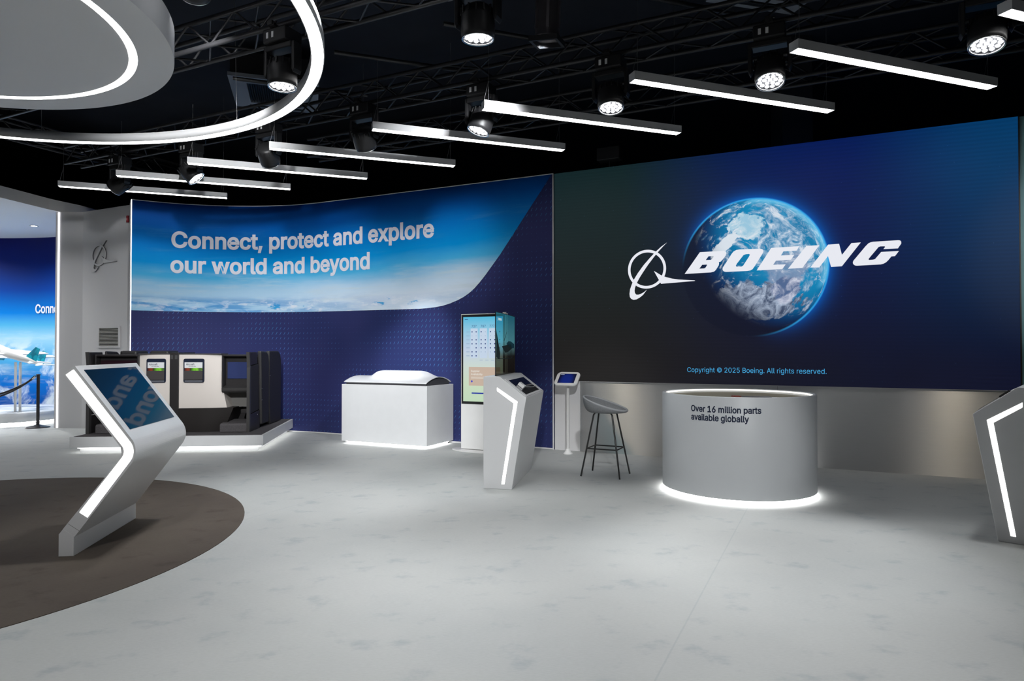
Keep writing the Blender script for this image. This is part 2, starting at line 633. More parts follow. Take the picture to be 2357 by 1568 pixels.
# faint scan lines
scan = SC.math('ADD', .93, SC.math('MULTIPLY', SC.math('SINE', SC.math('MULTIPLY', SC.math('ADD', z, SC.math('MULTIPLY', u, .015)), 145.0)), .07))
pic = SC.mix(1.0, pic, SC.comb(scan, scan, scan), 'MULTIPLY')
# stars
vo = SC.node('ShaderNodeTexVoronoi', feature='F1')
SC.put(vo.inputs['Vector'], SC.comb(u, 0.0, z))
vo.inputs['Scale'].default_value = 17.0
star = SC.math('MULTIPLY', SC.step(vo.outputs['Distance'], .03, .07, 1, 0), SC.step(SC.xyz(vo.outputs['Color'])[0], .55, 1.0, 0, .22))
pic = SC.mix(star, pic, lin(120, 170, 240))
# planet
EX, EZ, ER = 2.654, 2.424, .853
ex, ez = SC.math('DIVIDE', SC.math('SUBTRACT', u, EX), ER), SC.math('DIVIDE', SC.math('SUBTRACT', z, EZ), ER)
r2 = SC.math('ADD', SC.math('MULTIPLY', ex, ex), SC.math('MULTIPLY', ez, ez))
r = SC.math('SQRT', r2)
ny = SC.math('SQRT', SC.math('MAXIMUM', SC.math('SUBTRACT', 1.0, r2), 0.0))
lit = SC.math('ADD', SC.math('ADD', SC.math('MULTIPLY', ex, .58), SC.math('MULTIPLY', ez, .46)), SC.math('MULTIPLY', ny, .55))
day = SC.step(lit, -.10, .42)
P3 = SC.comb(ex, ny, ez)
c1 = SC.noise(P3, 2.4, 10, .62, .7)
c2 = SC.noise(P3, 6.5, 10, .66, .5)
c3 = SC.noise(P3, 4.0, 10, .70, 1.6)
ocean = SC.mix(SC.step(lit, .05, .85), lin(0, 62, 122), lin(16, 148, 200))


def blob(cx, cz, rx, rz, ang, soft, rough):
    a = math.radians(ang)
    dx, dz = SC.math('SUBTRACT', ex, cx), SC.math('SUBTRACT', ez, cz)
    p = SC.math('DIVIDE', SC.math('ADD', SC.math('MULTIPLY', dx, math.cos(a)), SC.math('MULTIPLY', dz, math.sin(a))), rx)
    q = SC.math('DIVIDE', SC.math('SUBTRACT', SC.math('MULTIPLY', dz, math.cos(a)), SC.math('MULTIPLY', dx, math.sin(a))), rz)
    d = SC.math('SQRT', SC.math('ADD', SC.math('MULTIPLY', p, p), SC.math('MULTIPLY', q, q)))
    d = SC.math('ADD', d, SC.math('MULTIPLY', SC.math('SUBTRACT', c2, .5), rough))
    d = SC.math('ADD', d, SC.math('MULTIPLY', SC.math('SUBTRACT', c1, .5), rough * 1.3))
    return SC.step(d, 1.0 - soft, 1.0 + soft, 1, 0)
land = SC.mix(SC.step(c3, .36, .62), lin(70, 84, 112), lin(170, 186, 210))
g = ocean
sib = blob(.50, .38, .42, .62, 25, .3, 2.2)
g = SC.mix(SC.math('MULTIPLY', sib, .85), g, SC.mix(SC.step(c3, .40, .60), lin(22, 124, 174), lin(176, 202, 226)))
g = SC.mix(blob(.46, -.06, .30, .22, 30, .22, 1.8), g, SC.mix(c3, lin(50, 110, 156), lin(170, 184, 212)))
g = SC.mix(blob(.02, -.47, .56, .26, -6, .12, 1.5), g, land)
g = SC.mix(blob(.46, -.33, .17, .19, -35, .10, 1.0), g, SC.mix(SC.step(c3, .38, .62), lin(84, 108, 150), lin(190, 196, 218)))
g = SC.mix(SC.math('MULTIPLY', SC.step(c1, .50, .60), SC.step(ez, -.2, .2, .0, .9)), g, SC.mix(SC.step(c3, .4, .6), lin(60, 150, 198), lin(226, 236, 246)))
g = SC.mix(blob(-.08, .60, .24, .19, 0, .06, 1.5), g, SC.mix(SC.step(c3, .40, .62), lin(160, 206, 230), lin(206, 228, 240)))
g = SC.mix(blob(-.38, .36, .26, .085, 44, .06, 1.1), g, lin(224, 234, 244))
g = SC.mix(SC.math('MULTIPLY', SC.step(c3, .55, .66), SC.step(ez, -.75, .1, .15, .8)), g, lin(232, 238, 248))
g = SC.mix(SC.step(SC.math('MULTIPLY', r, SC.step(lit, .1, .6)), .88, 1.0, 0, .8), g, lin(110, 206, 246))
night = SC.mix(.35, pic, lin(8, 14, 34))
planet = SC.mix(day, night, g)
inside = SC.step(r, .994, 1.004, 1, 0)
ang = SC.math('DIVIDE', SC.math('ADD', SC.math('MULTIPLY', ex, .72), SC.math('MULTIPLY', ez, .69)), SC.math('MAXIMUM', r, .05))
rimlit = SC.step(ang, -.70, .35)
halo = SC.math('MULTIPLY', SC.math('POWER', 2.718, SC.math('MULTIPLY', SC.math('SUBTRACT', r, 1.0), -13.0)), rimlit)
halo = SC.math('MINIMUM', halo, 1.0)
pic = SC.mix(SC.math('MULTIPLY', halo, .85), pic, lin(0, 92, 190))
pic = SC.mix(inside, pic, planet)
rim = SC.math('MULTIPLY', SC.step(SC.math('ABSOLUTE', SC.math('SUBTRACT', r, .997)), .0, .022, 1, 0), SC.step(ang, -.72, .1))
pic = SC.mix(SC.math('MULTIPLY', rim, .85), pic, lin(50, 170, 240))
M['screen'] = SC.fin((.006, .006, .007, 1), .55, 0, .2, pic, .9)
M['logo'] = glow('white screen pixels', lin(236, 238, 246), .95)
M['copy'] = glow('blue screen pixels', lin(70, 170, 226), .95)

video = empty('video_wall', (WA.x, WA.y, 0), WANG, 'huge dark blue video wall with planet picture and white airline maker emblem', 'screen')
MB().box((.016, 0, HB), (5.335, .029, HT - .003)).build('display_panel', M['screen'], video)
MB().box((5.336, -.004, HB - .004), (5.349, .029, HT)).build('frame_edge', M['headblack'], video)
mb = MB().box((.016, .002, HB - .006), (5.349, .029, HB - .001))
mb.build('bottom_lip', M['alu'], video)
LB = dict(
    B=([(1.827, 2.383), (2.02, 2.652), (2.31, 2.651), (2.336, 2.643), (2.347, 2.622), (2.336, 2.587), (2.298, 2.539), (2.277, 2.517), (2.253, 2.511), (2.256, 2.496), (2.252, 2.471), (2.217, 2.414), (2.195, 2.395), (2.157, 2.386)],
       [[(2.128, 2.594), (2.187, 2.593), (2.19, 2.582), (2.168, 2.554), (2.154, 2.546), (2.093, 2.547)], [(2.048, 2.489), (2.106, 2.489), (2.11, 2.481), (2.088, 2.449), (2.072, 2.441), (2.013, 2.441)]]),
    O=([(2.464, 2.651), (2.507, 2.656), (2.746, 2.649), (2.771, 2.642), (2.784, 2.622), (2.778, 2.595), (2.683, 2.439), (2.657, 2.402), (2.631, 2.387), (2.594, 2.382), (2.341, 2.383), (2.314, 2.39), (2.299, 2.41), (2.301, 2.437), (2.411, 2.61), (2.434, 2.636)],
       [[(2.58, 2.592), (2.617, 2.593), (2.626, 2.58), (2.611, 2.553), (2.546, 2.452), (2.527, 2.44), (2.468, 2.441), (2.458, 2.455), (2.472, 2.481), (2.55, 2.582)]]),
    E=([(2.703, 2.383), (2.873, 2.651), (3.189, 2.65), (3.158, 2.598), (3.011, 2.598), (2.982, 2.55), (3.133, 2.55), (3.095, 2.491), (2.926, 2.49), (2.894, 2.442), (3.036, 2.44), (2.998, 2.384)], None),
    I=([(3.06, 2.384), (3.266, 2.648), (3.409, 2.647), (3.22, 2.385)], None),
    N=([(3.308, 2.386), (3.501, 2.647), (3.618, 2.649), (3.647, 2.517), (3.747, 2.648), (3.844, 2.649), (3.646, 2.383), (3.531, 2.381), (3.5, 2.512), (3.405, 2.382)], None),
    G=([(3.971, 2.648), (4.22, 2.648), (4.239, 2.644), (4.25, 2.629), (4.25, 2.607), (4.217, 2.555), (4.072, 2.556), (4.09, 2.579), (4.086, 2.588), (4.043, 2.59), (4.024, 2.583), (3.926, 2.458), (3.922, 2.447), (3.928, 2.44), (3.969, 2.441), (3.989, 2.448), (4.05, 2.525), (4.227, 2.525), (4.188, 2.469), (4.152, 2.468), (4.123, 2.429), (4.099, 2.404), (4.075, 2.39), (4.046, 2.382), (3.802, 2.381), (3.782, 2.385), (3.765, 2.4), (3.76, 2.417), (3.765, 2.439), (3.892, 2.601), (3.922, 2.633), (3.946, 2.644)], None))
SWOOSH = [(1.602, 2.807), (1.524, 2.756), (1.454, 2.697), (1.371, 2.614), (1.287, 2.522), (1.215, 2.428), (1.161, 2.345), (1.131, 2.281), (1.106, 2.211), (1.098, 2.152), (1.103, 2.11), (1.121, 2.084), (1.154, 2.071), (1.196, 2.076), (1.244, 2.102), (1.286, 2.136), (1.334, 2.199), (1.298, 2.171), (1.26, 2.149), (1.215, 2.136), (1.191, 2.139), (1.173, 2.158), (1.167, 2.191), (1.173, 2.232), (1.194, 2.284), (1.227, 2.348), (1.275, 2.422), (1.347, 2.524), (1.43, 2.628), (1.5, 2.708), (1.559, 2.768)]
DART = [(1.427, 2.443), (1.523, 2.381), (1.586, 2.354), (1.667, 2.33), (1.753, 2.314), (1.95, 2.294), (1.96, 2.29), (1.95, 2.286), (1.521, 2.269), (1.493, 2.321)]
RINGO = [(1.333 + .255 * math.cos(2 * PI * k / 72), 2.4705 + .2575 * math.sin(2 * PI * k / 72)) for k in range(72)]
RINGI = [(1.333 + .2205 * math.cos(2 * PI * k / 72), 2.4705 + .222 * math.sin(2 * PI * k / 72)) for k in range(72)]
mb = MB()
for k_, (pl, ho) in LB.items():
    mb.prism(pl, -.002, -.002, 'y', holes=ho)
mb.build('brand_lettering', M['logo'], video)


def emblem(mb, y0, y1, f=lambda p: p):
    mb.prism([f(p) for p in SWOOSH], y0 * 1.3, y1, 'y')
    mb.prism([f(p) for p in DART], y0 * 1.15, y1, 'y')
    mb.prism([f(p) for p in RINGO], y0, y1, 'y', holes=[[f(p) for p in RINGI]])
    return mb
emblem(MB(), -.002, -.002).build('brand_emblem', M['logo'], video)
text_mb('Copyright © 2025 Boeing. All rights reserved.', 3.476 - 1.855, .061, 0, lambda a, b: (1.855 + a, -.002, 1.1175 + b)).build('copyright_line', M['copy'], video)

# ---- left part: white folded wall, light edge, low white room beyond
wl = [Vector((-8.235, 11.97)), Vector((-7.74, 11.97)), Vector((-6.566, 11.382)), Vector((-6.35, 11.03))]
mb = MB()
for a, b in zip(wl, wl[1:]):
    t_ = (b - a).normalized()
    nn = Vector((-t_.y, t_.x)) * .12
    mb.prism([(a.x, a.y), (b.x, b.y), (b.x + nn.x, b.y + nn.y), (a.x + nn.x, a.y + nn.y)], 0, HT, 'z')
wall_white = structure(mb.build('wall_left_fold', M['wallwhite']))
MB().box((-8.188, 11.957, .0), (-8.164, 11.969, HT - .01)).build('edge_light', M['edge'], wall_white)

wd = (wl[2] - wl[1]).normalized()
WM = Matrix(((wd.x, -wd.y, 0, wl[1].x), (wd.y, wd.x, 0, wl[1].y), (0, 0, 1, 0), (0, 0, 0, 1)))


def on_fold(o):
    o.matrix_world = WM
    return o
# emblem on the white wall
sx_, sz_ = .653 / .862, .541 / .736
fm = lambda p: (.295 + (p[0] - 1.079) * .80, 2.783 + (p[1] - 2.071) * sz_)
em = emblem(MB(), -.024, -.004, fm).build('wall_emblem', flat('dark emblem returns', (.12, .12, .13), .45, .2))
emblem(MB(), -.0262, -.0243, fm).build('face_sheet', M['wallwhite'], em)
on_fold(em)
tag(em, 'grey raised winged ring emblem on the white wall above the vent grille', 'emblem')
vent = empty('vent_grille', (0, 0, 0), 0, 'square white louvred vent grille low on the white wall', 'vent')
vent.matrix_world = WM
MB().box((.50, -.006, 1.455), (1.07, -.002, 1.80)).build('backing', M['vent_in'], vent)
mb = MB()
x0, x1, z0, z1 = .482, 1.085, 1.44, 1.815
t_ = .03
for b_ in (((x0, -.02, z0), (x1, -.001, z0 + t_)), ((x0, -.02, z1 - t_), (x1, -.001, z1)), ((x0, -.02, z0 + t_), (x0 + t_, -.001, z1 - t_)), ((x1 - t_, -.02, z0 + t_), (x1, -.001, z1 - t_))):
    mb.box(*b_)
mb.build('frame', M['wallwhite'], vent)
mb = MB()
for k in range(13):
    zc = z0 + t_ + .014 + k * .0245
    mb.add([(x0 + t_, -.018, zc - .006), (x1 - t_, -.018, zc - .006), (x1 - t_, -.007, zc + .006), (x0 + t_, -.007, zc + .006)], [(0, 1, 2, 3)])
mb.build('louvre_slats', flat('beige louvre slats', lin(150, 150, 142), .5), vent)
al = empty('fire_alarm', (0, 0, 0), 0, 'small red fire alarm unit high on white wall beside blue graphic', 'alarm')
al.matrix_world = WM
MB().box((1.262, -.03, 3.592), (1.308, -.001, 3.708)).build('housing', M['red'], al, .006)
MB().box((1.276, -.033, 3.625), (1.295, -.03, 3.66)).build('call_mark', flat('pale alarm mark', lin(205, 130, 130), .5), al)

# low ceiling of the room beyond, with its curved fascia
FC = [(-9.2, 9.0), (-8.62, 9.9), (-8.40, 10.6), (-8.30, 11.2), (-8.215, 11.75), (-8.12, 12.05), (-8.02, 12.3), (-7.95, 12.8)]
mb = MB()
for a, b in zip(FC, FC[1:]):
    mb.add([(*a, HT), (*b, HT), (*b, 4.09), (*a, 4.09)], [(0, 1, 2, 3)])
mb.add([(*p, HT) for p in FC] + [(-7.95, 17, HT), (-16, 17, HT), (-16, 9, HT)], [tuple(range(len(FC) + 3))])
mb.add([(*p, 4.09) for p in FC] + [(-7.95, 17, 4.09), (-16, 17, 4.09), (-16, 9, 4.09)], [tuple(range(len(FC) + 3))])
structure(mb.build('ceiling_low', M['ceilwhite']))
# curved sky graphic of that room
L2 = NT('printed deep sky')
ux = L2.xyz(L2.coords('UV'))
px, pz = ux[0], ux[1]
t = L2.math('DIVIDE', pz, 3.9)
sk = L2.ramp(t, [(0, lin(0, 70, 160)), (.18, lin(0, 110, 200)), (.30, lin(80, 170, 220)), (.43, lin(150, 202, 226)), (.50, lin(80, 170, 214)), (.57, lin(0, 120, 206)), (.70, lin(0, 66, 160)), (.86, lin(10, 36, 120)), (1, lin(16, 24, 104))])
c_ = L2.noise(L2.comb(px, pz, 0.0), 1.5, 8, .6, .4)
sk = L2.mix(L2.math('MULTIPLY', L2.step(c_, .5, .64), L2.step(pz, 1.75, 1.3)), sk, lin(225, 236, 246))
c_ = L2.noise(L2.comb(L2.math('MULTIPLY', px, .5), L2.math('MULTIPLY', pz, 3.0), 0.0), 1.5, 6, .6)
sk = L2.mix(L2.math('MULTIPLY', L2.step(c_, .5, .8), L2.math('MULTIPLY', L2.step(pz, 2.0, 1.7), .7)), sk, lin(205, 220, 226))
M['sky2'] = L2.fin(sk, .5, 0, .2)
cc, rr = Vector((-11.3, 10.62)), 4.17
mb = MB()
vs, uv, fs = [], [], []
for i in range(61):
    a = math.radians(150 - 122 * i / 60)
    for z in (0, HT):
        vs.append((cc.x + 1.06 * rr * math.cos(a), cc.y + rr * math.sin(a), z))
        uv.append((rr * math.radians(122 * i / 60), z))
for i in range(60):
    fs.append((2 * i, 2 * i + 2, 2 * i + 3, 2 * i + 1))
mb.add(vs, fs, True)
wall_far = structure(mb.build('wall_far_graphic', M['sky2'], uv=uv))


def far_pt(x_, y_, h=0.0):
    # arc position x_ metres to the right of the text start
    a0 = math.radians(80.3)
    a = a0 - x_ / rr
    return (cc.x + 1.06 * (rr - .02 - h) * math.cos(a), cc.y + (rr - .02 - h) * math.sin(a), 2.22 + y_)
text_mb('Connect,', .80, .185, .022, far_pt).build('lettering', flat('white lettering', lin(225, 230, 240), .5), wall_far)

# downlights in the low ceiling
dl0 = None
for k, (x_, y_) in enumerate(((-9.58, 13.29), (-11.6, 12.3), (-12.2, 13.6), (-9.9, 11.4))):
    if dl0 is None:
        d_ = empty('downlight', (x_, y_, HT), 0, 'small bright round downlight in the white ceiling beyond the left opening', 'downlight', 'downlights in the low white ceiling')
        MB().lathe([(.055, -.001), (.075, -.001), (.075, -.012), (.055, -.012), (.055, -.001)], 24).build('bezel', M['whiteplastic'], d_)
        MB().lathe([(0, -.006), (.055, -.006)], 24, smooth=False).build('lens', M['led'], d_)
        sp = bpy.data.lights.new('downlight_lamp', 'SPOT')
        sp.energy = 250
        sp.spot_size = math.radians(150)
        sp.spot_blend = .8
        sp.shadow_soft_size = .06
        l_ = bpy.data.objects.new('downlight_lamp', sp)
        COL.objects.link(l_)
        l_.parent = d_
        l_.location = (0, 0, -.03)
        dl0 = d_
    else:
        d_ = copy_tree(dl0)
        d_.location = (x_, y_, HT)
        d_['label'] = 'small round downlight in the white ceiling beyond the left opening, out of sight'

# round pedestal, aircraft models, barrier
PC = (-10.05, 12.98)
ped = empty('round_plinth', (PC[0], PC[1], 0), 0, 'low round white plinth with lit base under the model aircraft', 'plinth')
MB().lathe([(0, .245), (1.285, .245), (1.30, .235), (1.30, .075), (1.20, .075), (0, .075)], 96).build('deck', M['white'], ped)
MB().lathe([(1.20, .0), (1.20, .075)], 96).build('kick', M['white'], ped)
MB().lathe([(1.21, .06), (1.24, .06), (1.24, .072), (1.21, .072)], 96).build('base_light', M['under'], ped)


def airliner(name, loc, rz, pitch, length, label, tail):
    L_ = length
    a = empty(name, loc, rz, label, 'model aircraft', 'model aircraft on the round plinth')
    a.rotation_euler = (0, pitch, math.radians(rz))
    R_ = L_ * .052
    mb = MB()
    pr = [(0, 0), (.015, .35), (.04, .65), (.08, .9), (.13, 1), (.62, 1), (.72, .92), (.84, .62), (.94, .30), (1.0, .08)]
    mb.tube([((.5 - t_) * L_, 0, (0 if t_ < .6 else (t_ - .6) * .09 * L_)) for t_, _ in pr], [max(.002, r_ * R_) for _, r_ in pr], 20)
    mb.build('fuselage', M['whiteplastic'], a)
    for s_ in (-1, 1):
        mb = MB()
        root, tip = (.10, -.10), (-.17, -.23)
        th = .008 * L_
        P_ = [(root[0] * L_, s_ * .6 * R_, -.4 * R_), (root[1] * L_, s_ * .6 * R_, -.4 * R_), (tip[1] * L_, s_ * .47 * L_, .035 * L_), (tip[0] * L_, s_ * .47 * L_, .035 * L_)]
        mb.add([(p[0], p[1], p[2] + th) for p in P_] + [(p[0], p[1], p[2] - (th if i < 2 else 0)) for i, p in enumerate(P_)], [(0, 1, 2, 3), (7, 6, 5, 4), (0, 3, 7, 4), (1, 5, 6, 2), (2, 6, 7, 3), (0, 4, 5, 1)])
        mb.build('wing', M['whiteplastic'], a, fix=True)
        MB().tube([(.06 * L_, s_ * .16 * L_, -.055 * L_), (.05 * L_, s_ * .16 * L_, -.055 * L_), (-.03 * L_, s_ * .16 * L_, -.05 * L_), (-.055 * L_, s_ * .16 * L_, -.05 * L_)], [.022 * L_, .028 * L_, .026 * L_, .014 * L_], 14).build('engine', tail, a)
        mb = MB()
        P_ = [(-.40 * L_, s_ * .2 * R_, .5 * R_), (-.47 * L_, s_ * .2 * R_, .5 * R_), (-.53 * L_, s_ * .17 * L_, .04 * L_), (-.50 * L_, s_ * .17 * L_, .04 * L_)]
        mb.add([(p[0], p[1], p[2] + .004) for p in P_] + [(p[0], p[1], p[2] - .004) for p in P_], [(0, 1, 2, 3), (7, 6, 5, 4), (0, 3, 7, 4), (1, 5, 6, 2), (2, 6, 7, 3), (0, 4, 5, 1)])
        mb.build('tailplane', M['whiteplastic'], a, fix=True)
    mb = MB()
    mb.prism([(-.32 * L_, .75 * R_), (-.47 * L_, .7 * R_), (-.455 * L_, .20 * L_), (-.40 * L_, .20 * L_)], -.006, .006, 'y')
    mb.build('tail_fin', tail, a)
    return a
n = NT('teal airline livery')
k = n.noise(n.coords(), 5, 3, .6, 1.0)
M['livery'] = n.fin(n.mix(n.step(k, .45, .55), lin(0, 128, 156), lin(30, 176, 200)), .35)
airliner('model_airliner', (-9.55, 12.42, 1.40), 176, math.radians(-22), 1.55, 'nearer white model airliner with teal tail fin on two white posts', M['livery'])
airliner('model_airliner', (-10.19, 13.55, 1.32), 174, math.radians(-21), 1.55, 'white model airliner with teal tail fin, behind the nearer model', M['livery'])
for k, (x_, y_) in enumerate(((-9.27, 12.42), (-9.18, 12.42))):
    t_ = empty('model_stand', (x_, y_, .245), 0, ('left' if k == 0 else 'right') + ' one of two slim white posts carrying the nearer model airliner', 'post', 'white posts under the model airliner')
    MB().tube([(0, 0, .008), (0, 0, .93)], .021, 16).build('post', M['whiteplastic'], t_)
    MB().lathe([(0, .008), (.04, .008), (.04, 0)], 24).build('foot_plate', M['whiteplastic'], t_)
t_ = empty('model_stand', (-9.985, 13.5, .245), 0, 'slim white post carrying the farther model airliner', 'post')
MB().tube([(0, 0, .008), (0, 0, .85)], .021, 16).build('post', M['whiteplastic'], t_)
MB().lathe([(0, .008), (.04, .008), (.04, 0)], 24).build('foot_plate', M['whiteplastic'], t_)

st = empty('barrier_post', (-8.56, 12.02, 0), 0, 'black rope barrier post with domed base by the white wall', 'barrier post')
MB().lathe([(0, .055), (.04, .055), (.06, .045), (.17, .02), (.19, .008), (.19, 0), (0, 0)], 40).build('base', M['dark'], st)
MB().tube([(0, 0, .05), (0, 0, .955)], .026, 20).build('pole', M['dark'], st)
MB().lathe([(.026, .94), (.034, .945), (.034, .962), (0, .966)], 24).build('cap', M['dark'], st)
MB().lathe([(.026, .10), (.040, .10), (.040, .112), (.026, .112)], 24).build('collar', M['dark'], st)
for k in (0, 1):
    mb = MB()
    pts = []
    for i in range(25):
        f = i / 24
        pts.append((-8.60 - 1.15 * f, 12.02 - .03 * k - .1 * f, .93 - (.40 + .06 * k) * (1 - (1 - f) ** 2) ** .9))
    mb.tube(pts, .017, 8)
    rp = mb.build('barrier_rope', M['dark2'])
    tag(rp, ('upper' if k == 0 else 'lower') + ' black twisted rope hanging from the barrier post', 'rope', 'barrier ropes')
    MB().tube([pts[0], pts[1]], .021, 10).build('hook', M['chrome'], rp)

# ------------------------------------------------------------------ ceiling rig
DIRB = 19.6
bd = Vector((math.cos(math.radians(DIRB)), math.sin(math.radians(DIRB))))


def make_bar():
    t = empty('pendant_light', (0, 0, 3.9), DIRB, 'x', 'pendant light', 'linear pendant lights in a slanted row')
    Lb, Wb, Hb = 2.37, .106, .079
    mb = MB()
    mb.box((0, 0, .006), (Lb, Wb, Hb))
    mb.box((0, 0, 0), (Lb, .006, .006)); mb.box((0, Wb - .006, 0), (Lb, Wb, .006))
    mb.box((0, .006, 0), (.006, Wb - .006, .006)); mb.box((Lb - .006, .006, 0), (Lb, Wb - .006, .006))
    mb.build('housing', M['alu'], t)
    MB().box((.006, .006, -.001), (Lb - .006, Wb - .006, .0055)).build('diffuser', M['bar'], t)
    for xw in (.06, Lb - .06):
        mb = MB()
        mb.tube([(xw, Wb / 2, Hb + .22), (xw, Wb / 2, .80 if xw < 1 else 1.68)], .0022, 4)
        mb.tube([(xw, Wb / 2, Hb + .22), (xw - .05, Wb / 2, Hb)], .002, 4)
        mb.tube([(xw, Wb / 2, Hb + .22), (xw, Wb / 2, Hb)], .002, 4)
        mb.build('suspension_wire', M['wire'], t)
    return t
bars = [(3.66, 4.83), (2.367, 5.46), (1.131, 6.091), (-.284, 6.804), (-1.568, 7.451), (-2.997, 8.165), (-4.329, 8.82), (-5.662, 9.462), (-6.906, 10.069)]
barlab = ['long grey linear pendant light just peeking in at the top right corner', 'rightmost fully visible linear pendant light, above the screen', 'second fully visible linear pendant light counting from the right', 'third linear pendant light counting from the right', 'fourth linear pendant light counting from the right', 'fifth linear pendant light from the right, above the wall slogan', 'third linear pendant light counting from the left end', 'second linear pendant light counting from the left end', 'leftmost and farthest linear pendant light of the slanted row']
b0 = make_bar()
for i, (x_, y_) in enumerate(bars):
    o = b0 if i == 0 else copy_tree(b0)
    o.location = (x_, y_, 3.9)
    o['label'] = barlab[i]

# ceiling pipes the pendants hang from
pp = None
for i, (x_, y_) in enumerate(bars[1:6]):
    if pp is None:
        pp = MB().tube([(-.42, .05, 4.72), (1.2, .05, 4.72)], .024, 10).build('ceiling_pipe', M['truss'])
        o = pp
    else:
        o = pp.copy()
        COL.objects.link(o)
    o.location = (x_, y_, 0)
    o.rotation_euler = (0, 0, math.radians(DIRB))
    tag(o, 'short black pipe above the left end of the ' + ['rightmost full', 'second full', 'third', 'fourth', 'fifth'][i] + ' pendant light from the right', 'pipe', 'short black pipes above the pendants')

# ring light and round canopy
ring = empty('ring_light', (-4.80, 4.727, 3.9), 0, 'huge thin grey ring pendant glowing white underneath, around the canopy', 'ring light')
MB().lathe([(3.222, .002), (3.215, .0), (3.215, .10), (3.327, .10), (3.327, .0), (3.320, .002)], 160).build('ring_body', M['alu'], ring)
MB().lathe([(3.222, .001), (3.320, .001)], 160, smooth=False).build('diffuser', M['ring'], ring)
mb = None
for k in range(8):
    a = 2 * PI * (k + .32) / 8
    p_ = (3.27 * math.cos(a), 3.27 * math.sin(a))
    MB().tube([(p_[0], p_[1], .10), (p_[0] * .985, p_[1] * .985, 1.69)], .003, 4).build('suspension_wire', M['wire'], ring)
can = empty('round_canopy', (-4.755, 4.85, 3.9), 0, 'grey suspended round ceiling canopy with a glowing circle set in its underside', 'canopy')
MB().lathe([(0, .003), (1.68, .003), (1.68, .02), (1.747, .02), (1.747, .0), (2.027, 0), (2.027, .26), (0, .26)], 160, smooth=False).build('canopy_disc', M['discgrey'], can)
for o in can.children:
    for p_ in o.data.polygons:
        p_.use_smooth = False
MB().lathe([(1.681, .001), (1.746, .001)], 160, smooth=False).build('light_line', M['discled'], can)
for k in range(4):
    a = 2 * PI * (k + .5) / 4
    MB().tube([(1.7 * math.cos(a), 1.7 * math.sin(a), .26), (1.7 * math.cos(a), 1.7 * math.sin(a), 1.69)], .004, 4).build('suspension_wire', M['wire'], can)


def truss(name, u0, u1, dist, zb, label, wdt=.262):
    """square box truss parallel to the video wall, dist metres in front of it"""
    t = empty(name, (WA.x, WA.y, 0), WANG, label, 'truss', 'black box trusses')
    c = [(-dist - wdt / 2, zb), (-dist + wdt / 2, zb), (-dist - wdt / 2, zb + wdt), (-dist + wdt / 2, zb + wdt)]
    for y_, z_ in c:
        MB().tube([(u0, y_, z_), (u1, y_, z_)], .025, 8).build('chord', M['truss'], t)
    for (i, j) in ((0, 1), (2, 3), (0, 2), (1, 3)):
        mb = MB()
        k, n_ = u0, 0
        st_ = .32
        while k + st_ <= u1:
            a, b = (c[i], c[j]) if n_ % 2 == 0 else (c[j], c[i])
            mb.tube([(k, a[0], a[1]), (k + st_, b[0], b[1])], .0115, 5, False)
            k += st_
            n_ += 1
        mb.build('lacing', M['truss'], t)
    return t
truss('box_truss', -7.45, 7.0, 2.15, 4.37, 'long black box truss carrying the row of stage lights before the screen')
truss('box_truss', -8.3, 6.2, 4.04, 4.37, 'black box truss nearer the camera carrying two stage lights, crossing behind ring')
truss('box_truss', -3.7, 7.0, .76, 4.37, 'black box truss closest to the wall and screen')
truss('box_truss', -9.0, 7.0, 5.55, 4.95, 'black box truss nearest the camera at the top edge')
truss('box_truss', -2.0, 6.5, 9.62, 4.70, 'unseen black box truss added behind the camera for the added front lights')  # unseen, added to hang the added front lights from
# cross trusses
tc = truss('box_truss', -4.7, .2, 0, 4.70, 'black box truss crossing the others at the far left end')
tc.location = ((WA + D * -7.9 + NR * .0).x, (WA + D * -7.9).y, 0)
tc.rotation_euler = (0, 0, math.radians(WANG + 90))


